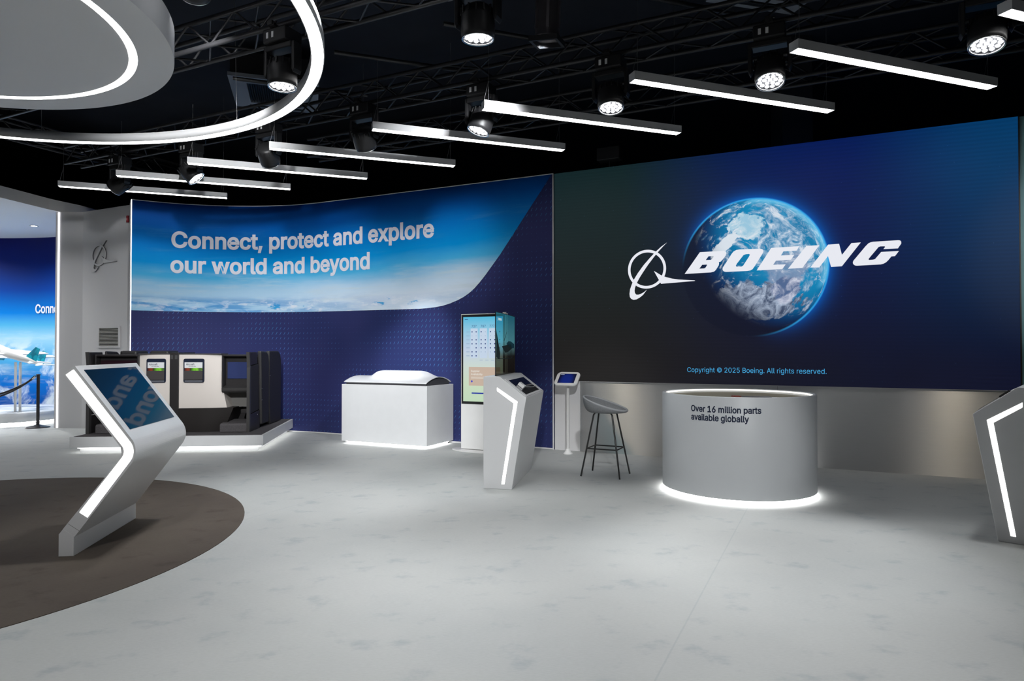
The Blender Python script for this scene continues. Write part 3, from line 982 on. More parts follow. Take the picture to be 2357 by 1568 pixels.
# moving head lamps
def make_head():
    t = empty('stage_light', (0, 0, 0), 0, 'x', 'stage light', 'black moving head stage lights')
    # origin at the lens height; base box is hung above
    MB().box((-.15, -.12, .30), (.15, .12, .44)).build('base_box', M['headblack'], t, .015)
    for x_ in (-.10, -.03):
        MB().box((x_, -.1225, .34), (x_ + .028, -.1205, .40)).build('sticker', M['sticker'], t)
    mb = MB()
    for y_ in (-.145, .145):
        mb.box((-.03, y_ - .03, .44), (.03, y_ + .03, .482))
        mb.tube([(0, y_, .47), (.06, y_, .47)], .01, 6)
    mb.box((-.04, -.16, .435), (.04, .16, .455))
    mb.build('clamp', M['headblack'], t)
    mb = MB()
    mb.box((-.17, -.07, .24), (.17, .07, .30))
    for s_ in (-1, 1):
        mb.prism([(s_ * .165, .30), (s_ * .205, .30), (s_ * .205, .02), (s_ * .185, -.02), (s_ * .165, .02)], -.055, .055, 'y')
    mb.build('yoke', M['headblack'], t, .01)
    h = MB()
    h.lathe([(0, .15), (.10, .15), (.135, .12), (.145, .06), (.145, -.08), (.138, -.12), (.128, -.12), (.125, -.105)], 36)
    for k in range(14):
        a = 2 * PI * k / 14
        h.box((-.006, .138, .07), (.006, .152, .13), Matrix.Rotation(a, 4, 'Z'))
    h = h.build('head', M['headblack'], t)
    MB().lathe([(.126, -.118), (.140, -.122), (.140, -.128), (.126, -.126), (.126, -.118)], 36).build('lens_ring', M['chrome'], h)
    MB().lathe([(0, -.100), (.126, -.100)], 36, smooth=False).build('lens_plate', flat('grey lens plate', (.30, .30, .31), .3, .5), h)
    mb = MB()
    spots_ = [(0, 0)] + [(.052 * math.cos(2 * PI * k / 6), .052 * math.sin(2 * PI * k / 6)) for k in range(6)] + [(.100 * math.cos(2 * PI * (k + .5) / 12), .100 * math.sin(2 * PI * (k + .5) / 12)) for k in range(12)]
    for x_, y_ in spots_:
        mb.lathe([(0, -.112), (.012, -.110), (.0205, -.1015)], 12, Matrix.Translation((x_, y_, 0)))
    mb.build('lamp_lenses', M['led'], h)
    return t
hd = make_head()
HEADS = [  # location, aim point, watts, cone, label
    ((4.171, 5.797, 4.18), (3.1, 4.5, 0), 120, 42, 'stage light at the far right, by the top right corner'),
    ((2.575, 6.598, 4.18), (1.9, 4.7, 0), 340, 46, 'stage light left of the rightmost full pendant, lens facing down'),
    ((1.092, 7.305, 4.18), (.9, 5.7, 0), 130, 46, 'stage light left of the second full pendant, above the screen corner'),
    ((-.374, 8.069, 4.18), (-1.6, 6.9, 0), 230, 56, 'stage light tucked under the left end of the third pendant, tilted left'),
    ((-1.947, 8.71, 4.18), (-1.45, 10.37, 1.2), 460, 28, 'stage light turned to the wall, above the fourth pendant left end'),
    ((-3.472, 9.439, 4.18), (-3.2, 11.1, 1.9), 90, 80, 'stage light turned to the wall, left of the fifth pendant'),
    ((-5.027, 10.377, 4.18), (-2.2, 9.7, 1.1), 120, 40, 'stage light tilted right in front of the third pendant from the left'),
    ((-6.574, 11.094, 4.18), (-9.2, 10.6, 1.8), 420, 60, 'leftmost stage light, tilted left in front of the leftmost pendant'),
    ((-.291, 5.64, 4.18), (-.25, 5.3, 0), 150, 70, 'stage light at the top edge, left of the tubular spotlight'),
    ((-2.322, 6.683, 4.18), (-2.1, 5.9, 0), 230, 66, 'stage light seen inside the glowing ring'),
    ((-2.6, 5.4, 4.43), (-4.9, 10.8, 2.6), 600, 56, 'dark stage light at the top edge between the canopy and the ring'),
    ((.45, 4.29, 4.43), (.0, 2.8, 0), 420, 78, 'unseen stage light added overhead to brighten the foreground carpet'),  # this head and all below are unseen, added to light the stand
    ((-1.5, 5.25, 4.43), (-2.3, 2.3, 0), 520, 84, 'unseen stage light added overhead to brighten the left foreground'),
    ((-1.52, -.28, 4.18), (-4.6, 9.4, .9), 2400, 20, 'unseen stage light added behind the camera to brighten the aircraft seats'),
    ((-2.1, .0, 4.18), (-2.95, 4.7, .75), 330, 22, 'unseen stage light added behind the camera to brighten the slanted kiosk'),
    ((-1.0, -.53, 4.18), (-1.6, 9.7, .6), 3700, 17, 'unseen stage light added behind the camera to brighten the box counter'),
    ((-.2, -.92, 4.18), (-.05, 6.9, .6), 1200, 15, 'unseen stage light added behind the camera to brighten the glass-topped kiosk'),
    ((.4, -1.2, 4.18), (1.1, 8.9, .45), 1500, 13, 'unseen stage light added behind the camera to brighten the metal panel'),
    ((-2.63, 4.75, 4.43), (1.33, 9.0, .5), 110, 16, 'warm unseen stage light added over the left part to streak the metal panel'),  # both warm heads are added to make the streaks on the metal panel
    ((3.26, 1.92, 4.43), (4.93, 7.27, .5), 110, 16, 'warm unseen stage light added over the right part to streak the metal panel'),
    ((1.9, -1.93, 4.18), (1.8, 2.9, 0), 520, 26, 'unseen stage light added behind the camera to brighten the right foreground carpet'),
    ((2.6, -2.26, 4.18), (5.9, 6.85, 2.4), 900, 14, 'unseen stage light added behind the camera to brighten the right wall end'),
    ((1.1, -1.54, 4.18), (2.1, 6.0, .5), 800, 13, 'unseen stage light added behind the camera to brighten the round counter'),
]
hproto = hd
first = True
made = []
for hi, (loc, aim, wat, cone, lab) in enumerate(HEADS):
    o = hproto if first else copy_tree(hproto)
    first = False
    if hi < 10:
        loc = (loc[0] * .9, loc[1] * .9, 1.4 + (loc[2] - 1.4) * .9)
        o.scale = (.9, .9, .9)
    else:
        o.scale = (1, 1, 1)
    o.location = loc
    o.rotation_euler = (0, 0, math.radians(WANG))
    o['label'] = lab
    made.append((o, loc, aim, wat, cone, lab))
for (o, loc, aim, wat, cone, lab) in made:
    d_ = Vector(aim) - Vector(loc)
    q = (-d_).to_track_quat('Z', 'Y')
    head = [c for c in o.children if c.name.split('.')[0] == 'head'][0]
    head.rotation_mode = 'QUATERNION'
    head.rotation_quaternion = Matrix.Rotation(math.radians(-WANG), 4, 'Z').to_quaternion() @ q
    sp = bpy.data.lights.new('stage_lamp', 'SPOT')
    sp.energy = wat * HEAD_W
    sp.color = (1, .86, .66) if lab.startswith('warm') else (.97, .985, 1)
    sp.spot_size = math.radians(cone)
    sp.spot_blend = .85
    sp.shadow_soft_size = .11
    l_ = bpy.data.objects.new('stage_lamp', sp)
    COL.objects.link(l_)
    l_.parent = head
    l_.location = (0, 0, -.135)

# tubular profile spotlight at the top edge
pf = empty('profile_spotlight', (.302, 5.66, 4.085), WANG + 6, 'dark metallic tubular spotlight hanging at the top centre', 'spotlight')
pf.rotation_euler = (math.radians(7), math.radians(4), math.radians(-20))
mb = MB().lathe([(0, .75), (.07, .75), (.10, .70), (.105, .02), (.115, .0), (.115, -.02), (.085, -.02), (.085, .01), (0, .02)], 32)
for k in range(6):
    mb.box((-.012, .100, .05), (.012, .118, .62), Matrix.Rotation(2 * PI * k / 6 + .3, 4, 'Z'))
mb.build('barrel', flat('dark bronze metal', (.13, .12, .13), .3, .6), pf)
mb = MB()
for a_, b_ in (((-.125, -.125, -.06), (-.10, .125, -.015)), ((.10, -.125, -.06), (.125, .125, -.015)), ((-.10, -.125, -.06), (.10, -.10, -.015)), ((-.10, .10, -.06), (.10, .125, -.015))):
    mb.box(a_, b_)
mb.build('gel_frame', M['truss'], pf)
mb = MB()
mb.tube([(-.16, 0, .42), (-.16, 0, .80), (0, 0, .86), (.16, 0, .80), (.16, 0, .42)], .012, 6)
mb.tube([(-.16, 0, .45), (.16, 0, .45)], .016, 8)
mb.build('bracket', M['truss'], pf)

sp = bpy.data.lights.new('profile_lamp', 'SPOT')
sp.energy = 650
sp.color = (.95, .97, 1)
sp.spot_size = math.radians(50)
sp.spot_blend = .9
sp.shadow_soft_size = .08
l_ = bpy.data.objects.new('profile_lamp', sp)
COL.objects.link(l_)
l_.location = (.302, 5.72, 4.0)
l_.rotation_euler = (Vector((.302, 5.72, 4.0)) - Vector((-2.3, 10.4, 2.5))).to_track_quat('Z', 'Y').to_euler()

# ceiling air conditioning cassettes
def cassette(loc, rz, size, label):
    t = empty('ceiling_cassette', loc, rz, label, 'air conditioner', 'ceiling air conditioners')
    h = size / 2
    mb = MB()
    for (a, b) in (((-h, -h), (h, -h + .22)), ((-h, h - .22), (h, h)), ((-h, -h + .22), (-h + .22, h - .22)), ((h - .22, -h + .22), (h, h - .22))):
        mb.box((a[0], a[1], 0), (b[0], b[1], .05))
    mb.build('fascia', M['camgrey'], t)
    MB().box((-h + .03, -h + .03, .05), (h - .03, h - .03, .35)).build('casing', M['headblack'], t)
    mb = MB()
    k = -h + .24
    while k < h - .24:
        mb.box((k, -h + .225, .008), (k + .012, h - .225, .04))
        k += .03
    mb.build('grille', M['truss'], t)
    for k, (a, b) in enumerate((((-h + .2, -h + .06), (h - .2, -h + .13)), ((-h + .2, h - .13), (h - .2, h - .06)))):
        MB().box((a[0], a[1], -.004), (b[0], b[1], .0)).build('air_slot', M['headblack'], t)
    return t
cassette((2.69, 6.60, 5.08), 15, 1.05, 'grey louvred ceiling air conditioner cut by the top edge at the right')
cassette((-3.40, 9.52, 5.06), 17, 1.17, 'grey square ceiling air conditioner panel behind the glowing ring')
t_ = empty('ceiling_sensor', (-.66, 6.60, 4.93), 0, 'pale rounded ceiling device at the top edge left of centre', 'device')
MB().lathe([(0, 0), (.09, .004), (.125, .03), (.13, .07), (.12, .1), (0, .1)], 32).build('dome', M['whiteplastic'], t_)
MB().tube([(0, 0, .1), (0, 0, .67)], .012, 8).build('stem', M['truss'], t_)
t_ = empty('loudspeaker', (1.33, 9.02, 3.98), WANG, 'small black box speaker mounted above the top edge of the screen', 'speaker')
MB().box((-.16, -.08, 0), (.16, .10, .17)).build('cabinet', M['headblack'], t_, .01)
MB().tube([(0, 0, -.09), (0, 0, 0)], .012, 8).build('bracket', M['truss'], t_)

# dark column above the screen
structure(MB().box((3.6, 8.8, 0), (4.0, 9.2, 5.6)).build('column_back', flat('dark grey column', (.018, .018, .02), .8)))

# ------------------------------------------------------------------ slanted Z kiosk on the carpet
Z = empty('slanted_kiosk', (-3.062, 4.506, .004), 8.595, 'pale grey Z-shaped touch kiosk with glowing side line, standing on the brown carpet', 'kiosk')
WZ = 1.03


def arc(c, r, a0, a1, n):
    return [(c[0] + r * math.cos(math.radians(a0 + (a1 - a0) * i / n)), c[1] + r * math.sin(math.radians(a0 + (a1 - a0) * i / n))) for i in range(n + 1)]
# centre line of the arm bent from lower-left to the nose to the top
LOW = (Vector((.052, .20)), None)


def rounded(poly, radii, n=8):
    out = []
    m = len(poly)
    for i in range(m):
        p, a, b = Vector(poly[i]), Vector(poly[i - 1]), Vector(poly[(i + 1) % m])
        r = radii[i]
        if r <= 0:
            out.append(tuple(p))
            continue
        d1, d2 = (a - p).normalized(), (b - p).normalized()
        th = d1.angle(d2)
        tl = r / math.tan(th / 2)
        s_, e_ = p + d1 * tl, p + d2 * tl
        c_ = p + (d1 + d2).normalized() * (r / math.sin(th / 2))
        v0, v1 = s_ - c_, e_ - c_
        a0 = math.atan2(v0.y, v0.x)
        da = math.atan2(v0.x * v1.y - v0.y * v1.x, v0.dot(v1))
        for k in range(n + 1):
            an = a0 + da * k / n
            out.append((c_.x + r * math.cos(an), c_.y + r * math.sin(an)))
    return out
# body outline
zbody = rounded([(.103, .135), (.517, .70), (.089, 1.291), (.017, 1.237), (.413, .692), (.028, .187)], [0, .15, .006, .006, .09, 0], 14)
zb = MB().prism(zbody, 0, WZ, 'y').build('body', M['kiosk'], Z, fix=True)
for p_ in zb.data.polygons:
    if abs(p_.normal.y) < .5:
        p_.use_smooth = False
MB().prism([(0, 0), (.095, 0), (.095, .128), (.103, .1345), (.028, .1865), (0, .15)], 0.0005, WZ - .0005, 'y').build('foot', M['kiosk'], Z, .003, fix=True)
MB().prism([(.0575, .2225), (.1285, .1718), (.1275, .1698), (.0565, .2205)], -.0008, .0005, 'y').build('seam', M['seam'], Z)
zled = rounded([(.036, 1.228), (.0845, 1.264), (.494, .700), (.18, .258), (.129, .295), (.424, .700)], [.003, .003, .115, .003, .003, .07], 14)
MB().prism(zled, -.0015, .004, 'y').build('light_line', M['strip'], Z, fix=True)
# screen on the sloping face
q0, q1 = Vector((.446, .811)), Vector((.089, 1.291))
ez_ = (q1 - q0).normalized()
nz_ = Vector((ez_.y, -ez_.x))


def zs(e_, y_, h_):
    p = q0 + ez_ * e_ + nz_ * h_
    return (p.x, y_, p.y)


# recompute the slope line from the body so that the glass lies on it
ed0, ed1 = Vector((.517, .70)), Vector((.089, 1.291))
ez_ = (ed1 - ed0).normalized()
nz_ = Vector((-ez_.y, ez_.x)) * -1
q0 = ed1 - ez_ * .598
mb = MB()
for h_ in (.0005, .004):
    pass
vs = [zs(.045, .078, .0), zs(.557, .078, .0), zs(.557, .948, .0), zs(.045, .948, .0), zs(.045, .078, .003), zs(.557, .078, .003), zs(.557, .948, .003), zs(.045, .948, .003)]
ZG = NT('dark touch screen glass')
ZG.bsdf.inputs['IOR'].default_value = 1.4
M['zglass'] = ZG.fin((.004, .010, .018, 1), .03, 0, .16, lin(10, 40, 62), .45)
mb.add(vs, [(0, 3, 2, 1), (4, 5, 6, 7), (0, 1, 5, 4), (1, 2, 6, 5), (2, 3, 7, 6), (3, 0, 4, 7)])
mb.build('touch_screen', M['zglass'], Z, fix=True)

# ------------------------------------------------------------------ five-sided kiosks
def five_kiosk(name, loc, rz, flip, width, label):
    t = empty(name, loc, rz, label, 'kiosk', 'five-sided kiosks with angled light lines')
    f = (lambda p: (p[0], p[1])) if not flip else (lambda p: (.293 - p[0], p[1]))
    prof = [(0, 0), (.293, 0), (.440, .921), (.173, 1.128), (.158, 1.131), (0, 1.131)]
    MB().prism([f(p) for p in prof], 0, width, 'y').build('body', M['kiosk'], t, .004, fix=True)
    led = [(.142, 1.022), (.352, .882), (.218, .052), (.187, .051), (.313, .865), (.142, .987)]
    MB().prism([f(p) for p in led], -.0015, .003, 'y').build('light_line', M['strip'], t, fix=True)
    a, b = Vector(f((.440, .921))), Vector(f((.173, 1.128)))
    e_ = (b - a).normalized()
    n_ = Vector((e_.y, -e_.x)) if not flip else Vector((-e_.y, e_.x))

    def P(e, y, h):
        p = a + e_ * e + n_ * h
        return (p.x, y, p.y)

    def slab(e0, e1, y0, y1, h0, h1):
        vs = [P(e0, y0, h0), P(e1, y0, h0), P(e1, y1, h0), P(e0, y1, h0), P(e0, y0, h1), P(e1, y0, h1), P(e1, y1, h1), P(e0, y1, h1)]
        return MB().add(vs, [(0, 3, 2, 1), (4, 5, 6, 7), (0, 1, 5, 4), (1, 2, 6, 5), (2, 3, 7, 6), (3, 0, 4, 7)])
    slab(.012, .295, .05, width - .05, .0005, .006).build('screen_bezel', M['alu'], t, fix=True)
    slab(.034, .264, .125, width - .22, .006, .009).build('touch_screen', M['zglass'] if False else M['gloss'], t, fix=True)
    return t, slab
K1, slab1 = five_kiosk('desk_kiosk', (-.29, 6.739, 0), -10.92, False, 1.22, 'pale grey five-sided kiosk with glass panel on top, left of the bar stool')
slab1(.0345, .085, .17, .99, .0092, .0098).build('dark_border', M['headblack'], K1, fix=True)
GP = NT('tinted see-through display')
x = GP.xyz(GP.coords())
tr = GP.node('ShaderNodeBsdfTransparent')
yy, zz = x[1], x[2]
tone = GP.ramp(GP.math('DIVIDE', GP.math('SUBTRACT', zz, 1.13), .67), [(0, lin(84, 84, 72)), (.30, lin(96, 104, 92)), (.42, lin(90, 130, 130)), (.55, lin(86, 150, 160)), (1, lin(70, 150, 172))])
GP.put(tr.inputs[0], tone)
gl = GP.node('ShaderNodeBsdfGlossy')
gl.inputs['Roughness'].default_value = .05
em = GP.node('ShaderNodeEmission')
GP.put(em.inputs[0], GP.ramp(GP.math('DIVIDE', GP.math('SUBTRACT', zz, 1.13), .67), [(0, lin(18, 14, 12)), (.30, lin(24, 22, 18)), (.42, lin(60, 84, 86)), (.55, lin(64, 116, 124)), (1, lin(28, 84, 98))]))
em.inputs[1].default_value = 1.0
ad = GP.node('ShaderNodeAddShader')
GP.t.links.new(tr.outputs[0], ad.inputs[0]); GP.t.links.new(em.outputs[0], ad.inputs[1])
mx = GP.node('ShaderNodeMixShader')
mx.inputs[0].default_value = .06
GP.t.links.new(ad.outputs[0], mx.inputs[1]); GP.t.links.new(gl.outputs[0], mx.inputs[2])
GP.t.links.new(mx.outputs[0], GP.t.nodes['Material Output'].inputs[0])
M['seethru'] = GP.m
PX0 = .095
gpan = MB().add([(PX0, .135, 1.131), (PX0, 1.21, 1.131), (PX0, 1.21, 1.798), (PX0, .135, 1.798)], [(0, 1, 2, 3)]).build('see_through_display', M['seethru'], K1)
mb = MB()
for a_, b_ in (((.135, 1.131), (.141, 1.80)), ((1.204, 1.131), (1.21, 1.80)), ((.141, 1.795), (1.204, 1.80)), ((.141, 1.131), (1.204, 1.136))):
    mb.box((PX0 - .004, a_[0], a_[1]), (PX0 + .004, b_[0], b_[1]))
mb.build('display_frame', M['dark'], gpan)
# picture on the see-through display: parked aircraft nose, jet bridge, trees
DK = flat('dark display picture', lin(38, 62, 64), .5)
mb = MB()
pic_y = lambda t_: .16 + t_
mb.add([(PX0 + .003, .16, 1.62), (PX0 + .003, .30, 1.44), (PX0 + .003, .36, 1.36), (PX0 + .003, .33, 1.30), (PX0 + .003, .16, 1.33)], [(0, 1, 2, 3, 4)])
mb.add([(PX0 + .003, .55, 1.50), (PX0 + .003, .575, 1.50), (PX0 + .003, .72, 1.60), (PX0 + .003, .71, 1.605)], [(0, 1, 2, 3)])
mb.add([(PX0 + .003, .45, 1.44), (PX0 + .003, .95, 1.47), (PX0 + .003, 1.02, 1.42), (PX0 + .003, .80, 1.38), (PX0 + .003, .62, 1.37)], [(0, 1, 2, 3, 4)])
for y_ in (.50, .74, .93, 1.0):
    mb.add([(PX0 + .003, y_, 1.31), (PX0 + .003, y_ + .015, 1.31), (PX0 + .003, y_ + .015, 1.42), (PX0 + .003, y_, 1.42)], [(0, 1, 2, 3)])
mb.add([(PX0 + .003, .16, 1.305), (PX0 + .003, 1.18, 1.305), (PX0 + .003, 1.18, 1.312), (PX0 + .003, .16, 1.312)], [(0, 1, 2, 3)])
mb.build('airfield_picture', DK, gpan)
mb = MB()
mb.add([(PX0 + .003, .70, 1.47), (PX0 + .003, .80, 1.50), (PX0 + .003, .95, 1.50), (PX0 + .003, 1.15, 1.47), (PX0 + .003, 1.15, 1.42), (PX0 + .003, .9, 1.42)], [(0, 1, 2, 3, 4, 5)])
mb.build('tree_picture', flat('blue tree picture', lin(30, 110, 130), .5), gpan)
mb = MB()
mb.add([(PX0 + .003, .27, 1.715), (PX0 + .003, .44, 1.715), (PX0 + .003, .44, 1.740), (PX0 + .003, .27, 1.740)], [(0, 1, 2, 3)])
mb.add([(PX0 + .003, .225, 1.705), (PX0 + .003, .235, 1.705), (PX0 + .003, .255, 1.75), (PX0 + .003, .245, 1.75)], [(0, 1, 2, 3)])
mb.build('corner_mark', glow('pale display mark', lin(180, 215, 225), .8), gpan)
bx_ = empty('white_adapter_box', (0, 0, 0), 0, 'small white plastic box lying on the slanted touch screen of the glass-topped kiosk', 'box')
# placed on the sloping screen of the kiosk
R1 = Matrix.Rotation(math.radians(-10.92), 4, 'Z')
a_, b_ = Vector((.440, .921)), Vector((.173, 1.128))
e_ = (b_ - a_).normalized()
n_ = Vector((e_.y, -e_.x))
org = a_ + e_ * .145 + n_ * .0098
Mx = Matrix.Translation((-.29, 6.739, 0)) @ R1 @ Matrix(((0, e_.x, n_.x, org.x), (1, 0, 0, .30), (0, e_.y, n_.y, org.y), (0, 0, 0, 1)))
bx_.matrix_world = Mx
MB().box((-.05, -.035, 0), (.05, .035, .035)).build('case', M['whiteplastic'], bx_, .004)
MB().tube([(.05, 0, .01), (.2, -.03, .006), (.5, -.055, .006), (.80, -.045, .006)], .003, 6).build('cord', M['whiteplastic'], bx_)

K2, slab2 = five_kiosk('desk_kiosk', (3.56 , 4.89, 0), -41.7, True, 1.22, 'pale grey five-sided kiosk cut by the right edge of the photo')
Rk = Matrix.Rotation(math.radians(-41.7), 4, 'Z')
mb = slab2(.21, .29, .02, .045, .0005, .014)
mb.build('black_clip', M['dark'], K2, fix=True)

# ------------------------------------------------------------------ white box counter with moulded lid
B = empty('box_counter', (-2.56, 10.005, 0), -24.9, 'white rectangular box counter lit underneath, before the navy wall', 'counter')
BW, BDp, BH = 1.50, .745, .89
MB().box((0, 0, .04), (BW, BDp, BH)).build('carcass', M['white'], B, .003)
MB().box((.06, .06, 0), (BW - .06, BDp - .06, .0395)).build('plinth', M['white'], B)
mb = MB()
mb.box((.045, .045, .026), (BW - .045, .058, .036)); mb.box((BW - .058, .06, .026), (BW - .045, BDp - .06, .036)); mb.box((.045, .06, .026), (.058, BDp - .06, .036))
mb.build('base_light', M['under'], B)
lid = empty('moulded_panel', (-2.56, 10.005, BH), -24.9, 'white curved moulded panel with raised centre lying on the box counter', 'panel')


def lidz(a, b):
    x_ = .03 + a * (BW - .05)
    y_ = .01 + b * (BDp - .04)
    base = .034 + .085 * math.sin(PI * min(1, max(0, b))) ** .8
    def sm(t0, t1, v):
        t_ = min(1, max(0, (v - t0) / (t1 - t0)))
        return t_ * t_ * (3 - 2 * t_)
    boss = sm(.20, .33, a) * (1 - sm(.76, .97, a)) * sm(.06, .34, b) * (1 - sm(.66, .98, b))
    return (x_, y_, base + .085 * boss)
mb = MB().grid(lidz, 60, 40)
# turn the rim down
mb.build('shell', M['white'], lid)
sol = lid.children[0].modifiers.new('solid', 'SOLIDIFY')
sol.thickness = .008
MB().box((.06, .03, 0), (BW - .04, BDp - .06, .032)).build('under_frame', flat('dark grey underside', (.05, .05, .055), .6), lid)
mb = MB()
for xe in (BW - .045,):
    mb.prism([(.02, .032)] + [(.01 + b / 20 * (BDp - .04), lidz(0, b / 20)[2] - .009) for b in range(1, 20)] + [(BDp - .04, .032)], xe, xe + .003, 'z', Matrix(((0, 0, 1, 0), (1, 0, 0, 0), (0, 1, 0, 0), (0, 0, 0, 1))))
mb.build('end_web', flat('dark grey inner web', (.05, .05, .055), .6), lid)

# ------------------------------------------------------------------ digital totem
T = empty('digital_totem', (-.717, 9.345, 0), WANG, 'tall white digital totem showing a blue and green parts table', 'display')
TW = .70
MB().box((0, 0, .02), (TW, .075, 1.905)).build('body', M['whiteplastic'], T, .006)
mb = MB()
el = [(TW / 2 + .50 * math.cos(2 * PI * k / 48), .05 + .24 * math.sin(2 * PI * k / 48)) for k in range(48)]
mb.prism(el, 0, .014, 'z')
mb.build('base_plate', M['whiteplastic'], T, .004)
MB().box((.012, -.004, .648), (TW - .012, .0, 1.895)).build('bezel', M['headblack'], T)
TS = NT('totem display picture')
x = TS.xyz(TS.coords())
t = TS.math('DIVIDE', TS.math('SUBTRACT', x[2], .68), 1.18)
M['totem'] = TS.fin((.02, .02, .02, 1), .15, 0, .4, TS.ramp(t, [(0, lin(196, 222, 190)), (.22, lin(206, 224, 196)), (.42, lin(208, 222, 214)), (.62, lin(196, 212, 234)), (.84, lin(150, 206, 232)), (1, lin(86, 190, 226))]), .92)
disp = MB().box((.040, -.0055, .685), (TW - .040, -.004, 1.862)).build('display', M['totem'], T)
dot = glow('navy display ink', lin(24, 52, 120), .9)
faint = glow('pale display ink', lin(150, 176, 206), .9)
mb, mf = MB(), MB()
rows = [1.653, 1.597, 1.542, 1.487, 1.431, 1.375, 1.320]
cols = [.181, .246, .325, .39, .47, .535, .612]
solid = ['1110101', '0000000', '1111111', '1111111', '0111111', '1100011', '1100000']
blank = {(4, 0), (6, 2), (6, 3), (6, 4), (6, 5), (6, 6)}
for r_, z_ in enumerate(rows):
    for c_, x_ in enumerate(cols):
        if (r_, c_) in blank: continue
        tgt = mb if solid[r_][c_] == '1' else mf
        rad = .0095 if solid[r_][c_] == '1' else .006
        tgt.add([(x_ + rad * math.cos(PI * k / 5), -.0062, z_ + rad * math.sin(PI * k / 5)) for k in range(10)], [tuple(range(10))])
    mf.add([(.09, -.0062, z_ - .004), (.142, -.0062, z_ - .004), (.142, -.0062, z_ + .004), (.09, -.0062, z_ + .004)], [(0, 1, 2, 3)])
for k in range(4):
    x_ = .30 + .09 * k
    mf.add([(x_, -.0062, 1.258), (x_ + .05, -.0062, 1.258), (x_ + .05, -.0062, 1.264), (x_, -.0062, 1.264)], [(0, 1, 2, 3)])
mb.build('table_dots', dot, disp)
mf.build('table_marks', faint, disp)
panel = glow('pale table column', lin(200, 217, 237), .92)
mb = MB()
for x0_ in (.158, .303, .448):
    mb.add([(x0_, -.0059, 1.29), (x0_ + .112, -.0059, 1.29), (x0_ + .112, -.0059, 1.70), (x0_, -.0059, 1.70)], [(0, 1, 2, 3)])
mb.build('table_columns', panel, disp)
for tx, x_ in (('737', .213), ('787', .357), ('777X', .510)):
    text_mb(tx, None, .031, 0, lambda a, b, x_=x_: (x_ + a, -.0062, 1.715 + b), 'CENTER').build('model_number', dot, disp)
MB().add([(.13, -.0062, .905), (.62, -.0062, .905), (.62, -.0062, 1.165), (.13, -.0062, 1.165)], [(0, 1, 2, 3)]).build('supplier_card', glow('tan card', lin(204, 182, 164), .9), disp)
whi = glow('white display ink', lin(232, 230, 222), .95)
text_mb('Supplier', None, .026, .01, lambda a, b, h=0: (.165 + a, -.0068 - h, 1.095 + b)).build('card_lettering', whi, disp)
text_mb('Availability', None, .026, .01, lambda a, b, h=0: (.165 + a, -.0068 - h, 1.052 + b)).build('card_lettering', whi, disp)
mb = MB()
for z_ in (1.022, 1.008):
    mb.add([(.165, -.0066, z_), (.50, -.0066, z_), (.50, -.0066, z_ + .005), (.165, -.0066, z_ + .005)], [(0, 1, 2, 3)])
mb.build('card_rules', whi, disp)
blu = glow('blue display ink', lin(50, 60, 200), .95)
MB().add([(.178 + .014 * math.cos(PI * k / 8), -.0068, .965 + .014 * math.sin(PI * k / 8)) for k in range(16)], [tuple(range(16))]).build('round_button', blu, disp)
MB().add([(.175, -.0062, .792), (.52, -.0062, .792), (.52, -.0062, .810), (.175, -.0062, .810)], [(0, 1, 2, 3)]).build('blue_button', glow('royal blue button', lin(20, 46, 160), .95), disp)
MB().add([(.063, -.0062, 1.825), (.115, -.0062, 1.825), (.115, -.0062, 1.832), (.063, -.0062, 1.832)], [(0, 1, 2, 3)]).build('corner_mark', dot, disp)
MB().box((TW - .05, .01, 1.905), (TW - .01, .04, 1.918)).build('camera_bump', M['whiteplastic'], T)

# ------------------------------------------------------------------ tablet stand
TB = empty('tablet_stand', (.753, 8.97, 0), WANG, 'white tablet on a slim floor pole between the navy wall and the bar stool', 'tablet stand')
MB().lathe([(0, .012), (0, .0), (.065, 0), (.066, .012), (.045, .03), (.032, .05), (.030, .07), (.022, .075), (0, .076)], 32).build('foot', M['whiteplastic'], TB)
MB().tube([(0, 0, .07), (0, 0, .93)], .021, 20).build('pole', M['poleG'], TB)
hold = MB()
HM = Matrix.Translation((0, -.01, 1.005)) @ Matrix.Rotation(math.radians(-46), 4, 'X') @ Matrix.Rotation(math.radians(90), 4, 'X')
HM = Matrix.Translation((.0, -.02, 1.01)) @ Matrix.Rotation(math.radians(42), 4, 'X')
out = rounded([(-.165, -.125), (.165, -.125), (.165, .125), (-.165, .125)], [.06] * 4, 8)
hold.prism(out, -.012, .012, 'z', HM)
hold.build('tablet_case', M['whiteplastic'], TB, .005, fix=True)
MB().prism([(-.118, -.088), (.118, -.088), (.118, .088), (-.118, .088)], .0122, .0132, 'z', HM).build('tablet_screen', None, TB)
TN = NT('dark blue tablet picture')
x = TN.xyz(TN.coords())
d_ = TN.math('ADD', TN.math('POWER', x[0], 2.0), TN.math('POWER', TN.math('SUBTRACT', x[2], 1.0), 2.0))
M['tabpic'] = TN.fin((.01, .01, .02, 1), .2, 0, .4, TN.mix(TN.step(d_, 0.0, .014), lin(4, 36, 130), lin(3, 9, 42)), .7)
TB.children[-1].data.materials.append(M['tabpic'])
MB().prism([(-.108, .068), (-.055, .068), (-.055, .075), (-.108, .075)], .0134, .0136, 'z', HM).build('screen_mark', glow('pale tablet ink', lin(180, 190, 220), .8), TB)
MB().tube([(0, 0, .92), (0, .0, .985)], .03, 14).build('tilt_bracket', M['poleG'], TB)

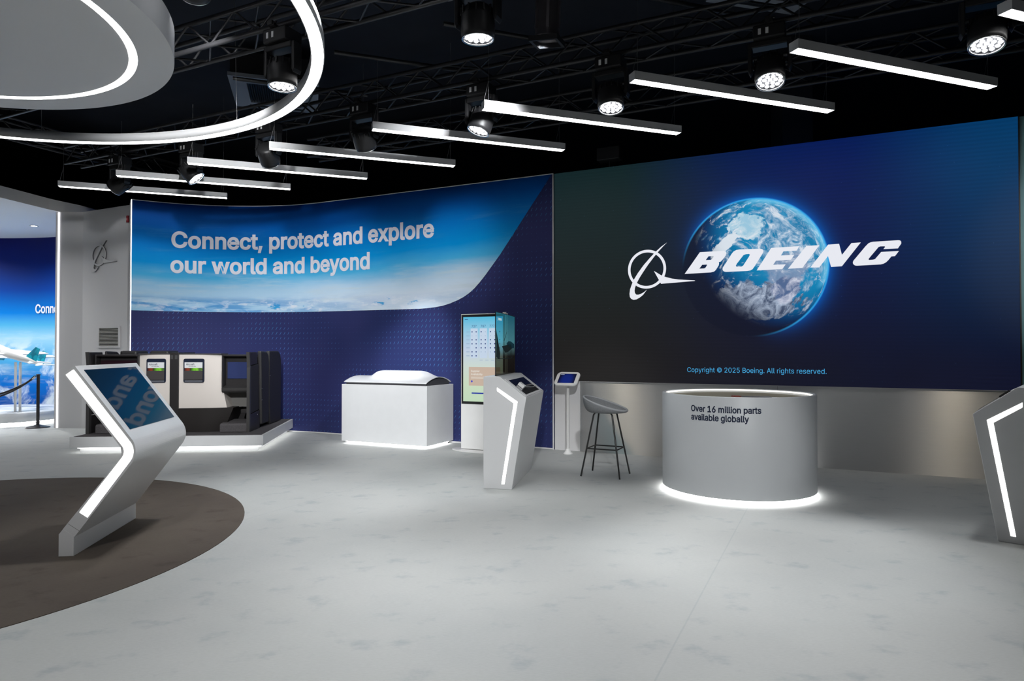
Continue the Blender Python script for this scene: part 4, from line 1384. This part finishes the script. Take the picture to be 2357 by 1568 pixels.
# ------------------------------------------------------------------ bar stool
ST = empty('bar_stool', (.763, 7.38, 0), -26, 'bar stool with grey felt seat shell and thin black legs', 'bar stool')
feet = [(0, 0), (0, .39), (.445, -.003), (.445, .383)]
tops = [(.118, .105), (.118, .275), (.325, .105), (.325, .275)]
for k, (f_, t_) in enumerate(zip(feet, tops)):
    f_, t_ = Vector((*f_, .004)), Vector((*t_, .70))
    MB().tube([f_, f_ + (t_ - f_) * .97, t_ + Vector(((.02 if k < 2 else -.02), 0, .012))], .0095, 10).build('leg', M['stoolblack'], ST)
for y_ in (.105, .275):
    MB().tube([(.13, y_, .708), (.15, y_, .716), (.29, y_, .716), (.313, y_, .708)], .0095, 10).build('seat_rail', M['stoolblack'], ST)
fr_ = .46
rg = [Vector((*f_, 0)).lerp(Vector((*t_, .70)), .44) for f_, t_ in zip(feet, tops)]
for a_, b_ in ((0, 1), (1, 3), (3, 2), (2, 0)):
    MB().tube([rg[a_], rg[b_]], .0075, 8).build('foot_rail', M['stoolblack'], ST)


def seat(a, b):
    # a around, b from the centre (0) to the rim (1): flat pan, then a wall that is high at the back
    th = 2 * PI * a
    ct, sn = math.cos(th), math.sin(th)
    back = (1 - ct) / 2
    rim = .728 + .150 * back ** 1.1
    k = min(1, b / .55)
    f = .70 * k
    zz = .712
    if b > .55:
        q = (b - .55) / .45 * PI / 2
        f = .70 + .30 * math.sin(q)
        zz = .712 + (rim - .712) * (1 - math.cos(q))
    cx = .222 + .02 * (1 - f)
    return (cx + .245 * f * ct, .19 + .215 * f * sn, zz)
mb = MB().grid(seat, 48, 14)
so = mb.build('seat_shell', M['felt'], ST)
so.data.polygons.foreach_set('use_smooth', [True] * len(so.data.polygons))
bm = bmesh.new()
bm.from_mesh(so.data)
bmesh.ops.remove_doubles(bm, verts=bm.verts, dist=1e-5)
bmesh.ops.recalc_face_normals(bm, faces=bm.faces)
bm.to_mesh(so.data)
bm.free()
md = so.modifiers.new('solid', 'SOLIDIFY')
md.thickness = .022
md.offset = 0
md = so.modifiers.new('sub', 'SUBSURF')
md.levels = md.render_levels = 1
MB().tube([seat(i / 48, 1.0) for i in range(49)], .012, 6, False).build('seat_piping', flat('pale grey felt edge', lin(158, 160, 162), .9, 0, .1), so)

# ------------------------------------------------------------------ round counter
RC_ = empty('round_counter', (2.255, 6.67, 0), 0, 'round pale grey counter with two lines of navy lettering and glowing base', 'counter')
R_ = .73
M['counter'] = flat('pale grey curved laminate', (.60, .62, .635), .4, 0, .4, .02)
MB().lathe([(R_, .05), (R_, .968), (R_ - .004, .975), (R_ - .030, .975), (R_ - .034, .970), (R_ - .034, .80), (0, .80)], 128).build('drum', M['counter'], RC_)
MB().lathe([(R_, .05), (0, .05)], 128, smooth=False).build('underside', M['white'], RC_)
MB().lathe([(R_ - .09, 0), (R_ - .09, .05)], 128).build('plinth', M['white'], RC_)
MB().lathe([(R_ - .085, .03), (R_ - .035, .03), (R_ - .035, .045), (R_ - .085, .045)], 128).build('base_light', M['under'], RC_)
MB().lathe([(R_ - .036, .955), (R_ - .050, .955), (R_ - .050, .968), (R_ - .036, .968)], 128).build('rim_light', M['rimlight'], RC_)
MB().lathe([(R_ - .0365, .935), (R_ - .0365, .8)], 128).build('inner_lining', flat('warm grey lining', lin(190, 186, 170), .6), RC_)


def on_drum(ang_left, z0):
    def fn(x_, y_, h=0.0):
        a = math.radians(ang_left) + x_ / R_
        return ((R_ + .0015 + h) * math.cos(a), (R_ + .0015 + h) * math.sin(a), z0 + y_)
    return fn
text_mb('Over 16 million parts', math.radians(142.5 - 92.4) * R_, .0545, .024, on_drum(-142.5, .8320)).build('lettering', M['text_navy'], RC_)
text_mb('available globally', math.radians(142.4 - 100.7) * R_, .0545, .024, on_drum(-142.4, .7535)).build('lettering', M['text_navy'], RC_)
it = empty('machine_part', (2.52, 6.98, .80), -10, 'dark mechanical part with a red block lying inside the round counter', 'machine part')
MB().box((-.12, -.09, 0), (.19, .09, .116)).build('dark_body', M['dark'], it, .012)
MB().box((-.20, -.08, .02), (-.121, .08, .120)).build('red_block', flat('worn red paint', lin(150, 70, 56), .5), it, .008)
MB().tube([(.19, 0, .07), (.25, 0, .07)], .04, 16).build('shaft', M['chrome'], it)

# ------------------------------------------------------------------ platform and aircraft seats
PA = 5.16
P = empty('seat_platform', (-5.973, 8.988, 0), PA, 'low white platform with charcoal carpet top and lit edge, under the aircraft seats', 'platform')
PW, PD = 2.54, 2.16
quad = [(0, 0), (PW, 0), (PW - .10, PD), (0.0, PD)]
inn = [(.035, .035), (PW - .035, .035), (PW - .13, PD - .01), (.035, PD - .01)]
MB().prism(quad, .078, .222, 'z', holes=None).build('deck_frame', M['white'], P, .002)
MB().prism(inn, .2222, .226, 'z').build('carpet', M['char'], P)
MB().prism([(.09, .09), (PW - .09, .09), (PW - .19, PD), (.09, PD)], 0, .0775, 'z').build('plinth', M['white'], P)
mb = MB()
mb.box((.09, .055, .060), (PW - .07, .075, .073))
mb.prism([(PW - .075, .09), (PW - .055, .09), (PW - .15, PD), (PW - .17, PD)], .060, .073, 'z')
mb.box((.055, .09, .060), (.075, PD, .073))
mb.build('base_light', M['under2'], P)

S = empty('aircraft_seat_pair', (-5.973, 8.988, .226), PA, 'pair of cream and charcoal business class seat shells on the lit platform', 'aircraft seats')
z_ = lambda a: a - .226
V0 = .42
# cream front shells (slightly bowed)
def cream(name, pts, v0, bow):
    mb = MB()
    xs = [p[0] for p in pts]
    xa, xb = min(xs), max(xs)
    # subdivided front made of vertical strips between lower and upper outline
    return mb
for nm, x0_, x1_, x1b in (('right', 1.252, 1.83, 1.90), ('left', 1.127, .69, .62)):
    mb = MB()
    def fn(a, b, x0_=x0_, x1_=x1_, x1b=x1b):
        top, bot = z_(1.334), z_(.566)
        low = max(0, (.45 - b) / .45)
        xe = x1_ + (x1b - x1_) * low
        return (x0_ + (xe - x0_) * a, V0 + .05 * (a ** 3), bot + (top - bot) * b)
    mb.grid(fn, 16, 10)
    # side return
    def fs_(a, b, x0_=x0_, x1_=x1_, x1b=x1b):
        top, bot = z_(1.334), z_(.566)
        low = max(0, (.45 - b) / .45)
        xe = x1_ + (x1b - x1_) * low
        return (xe, V0 + .05 + a * .5, bot + (top - bot) * b)
    mb.grid(fs_, 2, 10, False)
    def ft_(a, b, x0_=x0_, x1_=x1_):
        return (x0_ + (x1_ - x0_) * a, V0 + .05 * a ** 3 + b * .3, z_(1.334))
    mb.grid(ft_, 16, 2, False)
    mb.build('cream_shell', M['cream'], S)
    MB().box((min(x0_, x1_), V0 - .002, z_(1.336)), (max(x0_, x1_), V0 + .3, z_(1.350))).build('top_trim', flat('grey top trim', (.09, .085, .085), .3, .3), S)
MB().box((1.129, V0 - .02, 0), (1.252, V0 + .6, z_(1.366))).build('divider_column', M['dark'], S, .006)
for x_ in (1.140, 1.20):
    MB().box((x_, V0 - .0215, z_(1.27)), (x_ + .035, V0 - .0195, z_(1.325))).build('divider_window', flat('grey divider window', (.06, .06, .06), .4), S)
# dark bases
for s_, x0_ in ((1, 1.254), (-1, 1.127)):
    mb = MB()
    def fb(a, b, s_=s_, x0_=x0_):
        zt = z_(.569)
        wtop, wbot = .74, .60
        w_ = wbot + (wtop - wbot) * b
        return (x0_ + s_ * w_ * a, V0 - .045 + .22 * max(0, a - .45) ** 1.6 + .03 * (1 - b), 0.002 + (zt - .002) * b)
    mb.grid(fb, 20, 6)
    def fb2(a, b, s_=s_, x0_=x0_):
        w_ = .60 + .14 * b
        return (x0_ + s_ * w_, V0 + .045 + a * .5, .002 + (z_(.569) - .002) * b)
    mb.grid(fb2, 2, 6, False)
    mb.grid(lambda a, b, s_=s_, x0_=x0_: (x0_ + s_ * .74 * a, V0 - .045 + .22 * max(0, a - .45) ** 1.6 + b * .5, z_(.569)), 20, 2, False)
    mb.build('base_moulding', M['brown'], S)
# pockets with literature clips
for x0_ in (1.315, .809):
    x1_ = x0_ + (.284 if x0_ > 1 else .264)
    po = rounded([(x0_, z_(.935)), (x1_, z_(.935)), (x1_, z_(1.276)), (x0_, z_(1.276))], [.025] * 4, 6)
    pk = MB().prism(po, V0 - .012, V0 + .02, 'y').build('magazine_pocket', flat('dark blue pocket', lin(24, 32, 52), .35), S, fix=True)
    MB().box((x0_ + .014, V0 - .030, z_(.975)), (x1_ - .014, V0 - .024, z_(1.105))).build('pocket_flap', flat('charcoal pocket flap', lin(64, 60, 60), .5), pk)
    MB().box((x0_ + .02, V0 - .016, z_(.945)), (x1_ - .02, V0 - .0125, z_(.968))).build('pocket_clip', flat('grey pocket clip', lin(120, 122, 130), .4, .4), pk)
# monitors
def monitor(x0_, x1_, lit):
    w_ = x1_ - x0_
    m = MB()
    m.box((x0_, V0 + .02, z_(.80)), (x0_ + .022, V0 + .42, z_(1.336)))
    m.box((x1_ - .022, V0 + .02, z_(.80)), (x1_, V0 + .42, z_(1.336)))
    m.box((x0_ + .022, V0 + .02, z_(1.31)), (x1_ - .022, V0 + .42, z_(1.336)))
    m.box((x0_ + .022, V0 + .14, z_(.84)), (x1_ - .022, V0 + .42, z_(1.31)))
    mon = m.build('monitor_housing', M['dark'], S, .004)
    if lit:
        MB().box((x0_ + .05, V0 + .125, z_(.985)), (x1_ - .062, V0 + .139, z_(1.225))).build('monitor_screen', None, mon)
        mon.children[-1].data.materials.append(flat('blue grey monitor glass', lin(52, 62, 104), .15, 0, .5, .02))
    else:
        MB().box((x0_ + .03, V0 + .128, z_(.98)), (x1_ - .03, V0 + .139, z_(1.25))).build('monitor_screen', None, mon)
        mon.children[-1].data.materials.append(flat('dark maroon monitor glass', lin(44, 26, 34), .12, 0, .5, .02))
    MB().prism([(V0 - .01, z_(.855)), (V0 + .10, z_(.885)), (V0 + .14, z_(.885)), (V0 + .14, z_(.80)), (V0 + .01, z_(.79)), (V0 - .01, z_(.815))], x0_ + .01, x1_ - .012, 'z', Matrix(((0, 0, 1, 0), (1, 0, 0, 0), (0, 1, 0, 0), (0, 0, 0, 1)))).build('tray_ledge', flat('charcoal tray ledge', (.045, .043, .043), .35, .1), S, fix=True)
    return mon
monitor(1.832, 2.215, True)
monitor(.09, .688, False)
# shaded footwell side, footrest and carpet pads
MB().prism([(1.83, z_(.80)), (2.13, z_(.80)), (2.13, z_(.56)), (1.90, z_(.56))], V0 + .30, V0 + .34, 'y').build('shaded_footwell_side', M['greyshell'], S)
MB().box((2.05, V0 + .18, z_(.47)), (2.21, V0 + .50, z_(.53))).build('foot_rest', M['dark'], S, .01)
for x0_, x1_ in ((1.845, 2.222), (.16, .60)):
    mb = MB()
    mb.prism([(V0 - .09, .002), (V0 - .09, .10), (V0 - .07, .125), (V0 + .35, .15), (V0 + .35, .002)], x0_, x1_, 'z', Matrix(((0, 0, 1, 0), (1, 0, 0, 0), (0, 1, 0, 0), (0, 0, 0, 1))))
    mb.build('carpet_pad', M['char'], S, .01, fix=True)
# side shells: front post, lower and upper panels, two quilted back covers
for s_, x_ in ((1, 2.222), (-1, .078)):
    xo = x_ + s_ * .035
    xa, xb = min(x_, xo), max(x_, xo)
    XM = Matrix(((0, 0, 1, 0), (1, 0, 0, 0), (0, 1, 0, 0), (0, 0, 0, 1)))
    MB().prism([(V0 - .10, .002), (V0 - .035, .002), (V0 - .03, z_(.80)), (V0 - .045, z_(1.2)), (V0 - .10, z_(1.372)), (V0 - .125, z_(1.372)), (V0 - .09, z_(1.15)), (V0 - .095, z_(.8))], xa - .004, xb + .004, 'z', XM).build('front_post', flat('grey edge post', (.06, .058, .058), .35, .1), S, fix=True)
    MB().prism([(V0 - .04, .002), (V0 + .42, .002), (V0 + .42, z_(.50)), (V0 - .035, z_(.475))], xa, xb, 'z', XM).build('side_panel', M['dark'], S, .003, fix=True)
    MB().prism([(V0 - .035, z_(.485)), (V0 + .38, z_(.51)), (V0 + .36, z_(1.19)), (V0 - .03, z_(1.17))], xa, xb, 'z', XM).build('side_panel', M['dark2'], S, .006, fix=True)
    MB().prism([(V0 - .035, z_(1.18)), (V0 + .30, z_(1.20)), (V0 + .26, z_(1.37)), (V0 - .07, z_(1.37))], xa, xb, 'z', XM).build('side_panel', M['dark'], S, .006, fix=True)
    MB().prism([(V0 + .44, .05), (V0 + .82, .05), (V0 + .82, z_(1.2)), (V0 + .78, z_(1.33)), (V0 + .70, z_(1.375)), (V0 + .38, z_(1.385)), (V0 + .40, z_(1.1))], xa, xb + .03 * (s_ > 0), 'z', XM).build('back_cover', M['dark2'], S, .02, fix=True)
    MB().prism([(V0 + .90, .002), (V0 + 1.55, .002), (V0 + 1.56, z_(1.22)), (V0 + 1.50, z_(1.34)), (V0 + 1.38, z_(1.385)), (V0 + .84, z_(1.385)), (V0 + .84, z_(.6))], xa, xb + .03 * (s_ > 0), 'z', XM).build('back_cover', M['dark2'], S, .02, fix=True)
    mb = MB()
    for (v_, zz_) in ((V0 + .30, .34), (V0 + .86, .9), (V0 + .42, .72), (V0 + .42, .55)):
        mb.lathe([(0, .004), (.009, .002), (.009, 0)], 10, Matrix.Translation((xo + s_ * .002 + (.03 if s_ > 0 and v_ > V0 + .35 else 0), v_, z_(zz_ + .1))) @ Matrix.Rotation(s_ * PI / 2, 4, 'Y'))
    mb.build('rivets', M['chrome'], S)
# dark inner mass and seat backs seen over the top
MB().box((.12, V0 + .55, .05), (2.2, V0 + 1.5, z_(1.30))).build('inner_shell', M['dark'], S, .02)
for x0_, x1_ in ((.16, .40), (.58, .86)):
    MB().box((x0_, V0 + .60, z_(1.28)), (x1_, V0 + 1.0, z_(1.388))).build('head_rest', M['dark2'], S, .03)
# magazines in the pockets
R_PA = Matrix.Translation((-5.973, 8.988, .226)) @ Matrix.Rotation(math.radians(PA), 4, 'Z')
n = NT('magazine cover')
x = n.xyz(n.coords())
k = n.noise(n.coords(), 24, 4, .6)
pict = n.ramp(n.math('MULTIPLY', x[0], 4.1), [(0, lin(70, 30, 24)), (.22, lin(150, 60, 40)), (.34, lin(40, 60, 30)), (.52, lin(110, 190, 40)), (.72, lin(140, 220, 60)), (.86, lin(60, 90, 50)), (1, lin(120, 170, 60))])
pict = n.mix(n.step(k, .5, .75), pict, lin(40, 44, 30))
M['mag'] = n.fin(n.mix(n.step(x[2], .166, .170), pict, lin(222, 224, 226)), .35)
for k, (x0_, lab) in enumerate(((1.335, 'magazine in the pocket right of the dark divider column'), (.829, 'magazine in the pocket left of the dark divider column'))):
    mg = empty('magazine', (0, 0, 0), 0, 'white and green ' + lab, 'magazine', 'magazines in the seat pockets')
    wmg = .245 if k == 0 else .225
    mg.matrix_world = R_PA @ Matrix.Translation((x0_, V0 - .0235, z_(.975)))
    pg = MB().box((0, 0, 0), (wmg, .008, .25)).build('cover', M['mag'], mg)
    text_mb('Aircraft', .115, .026, .012, lambda a, b, h=0: (.02 + a, -.001 - h, .208 + b)).build('title', M['text_navy'], pg)
    text_mb('INTERIORS', .10, .012, 0, lambda a, b: (.055 + a, -.001, .185 + b)).build('title', M['text_navy'], pg)
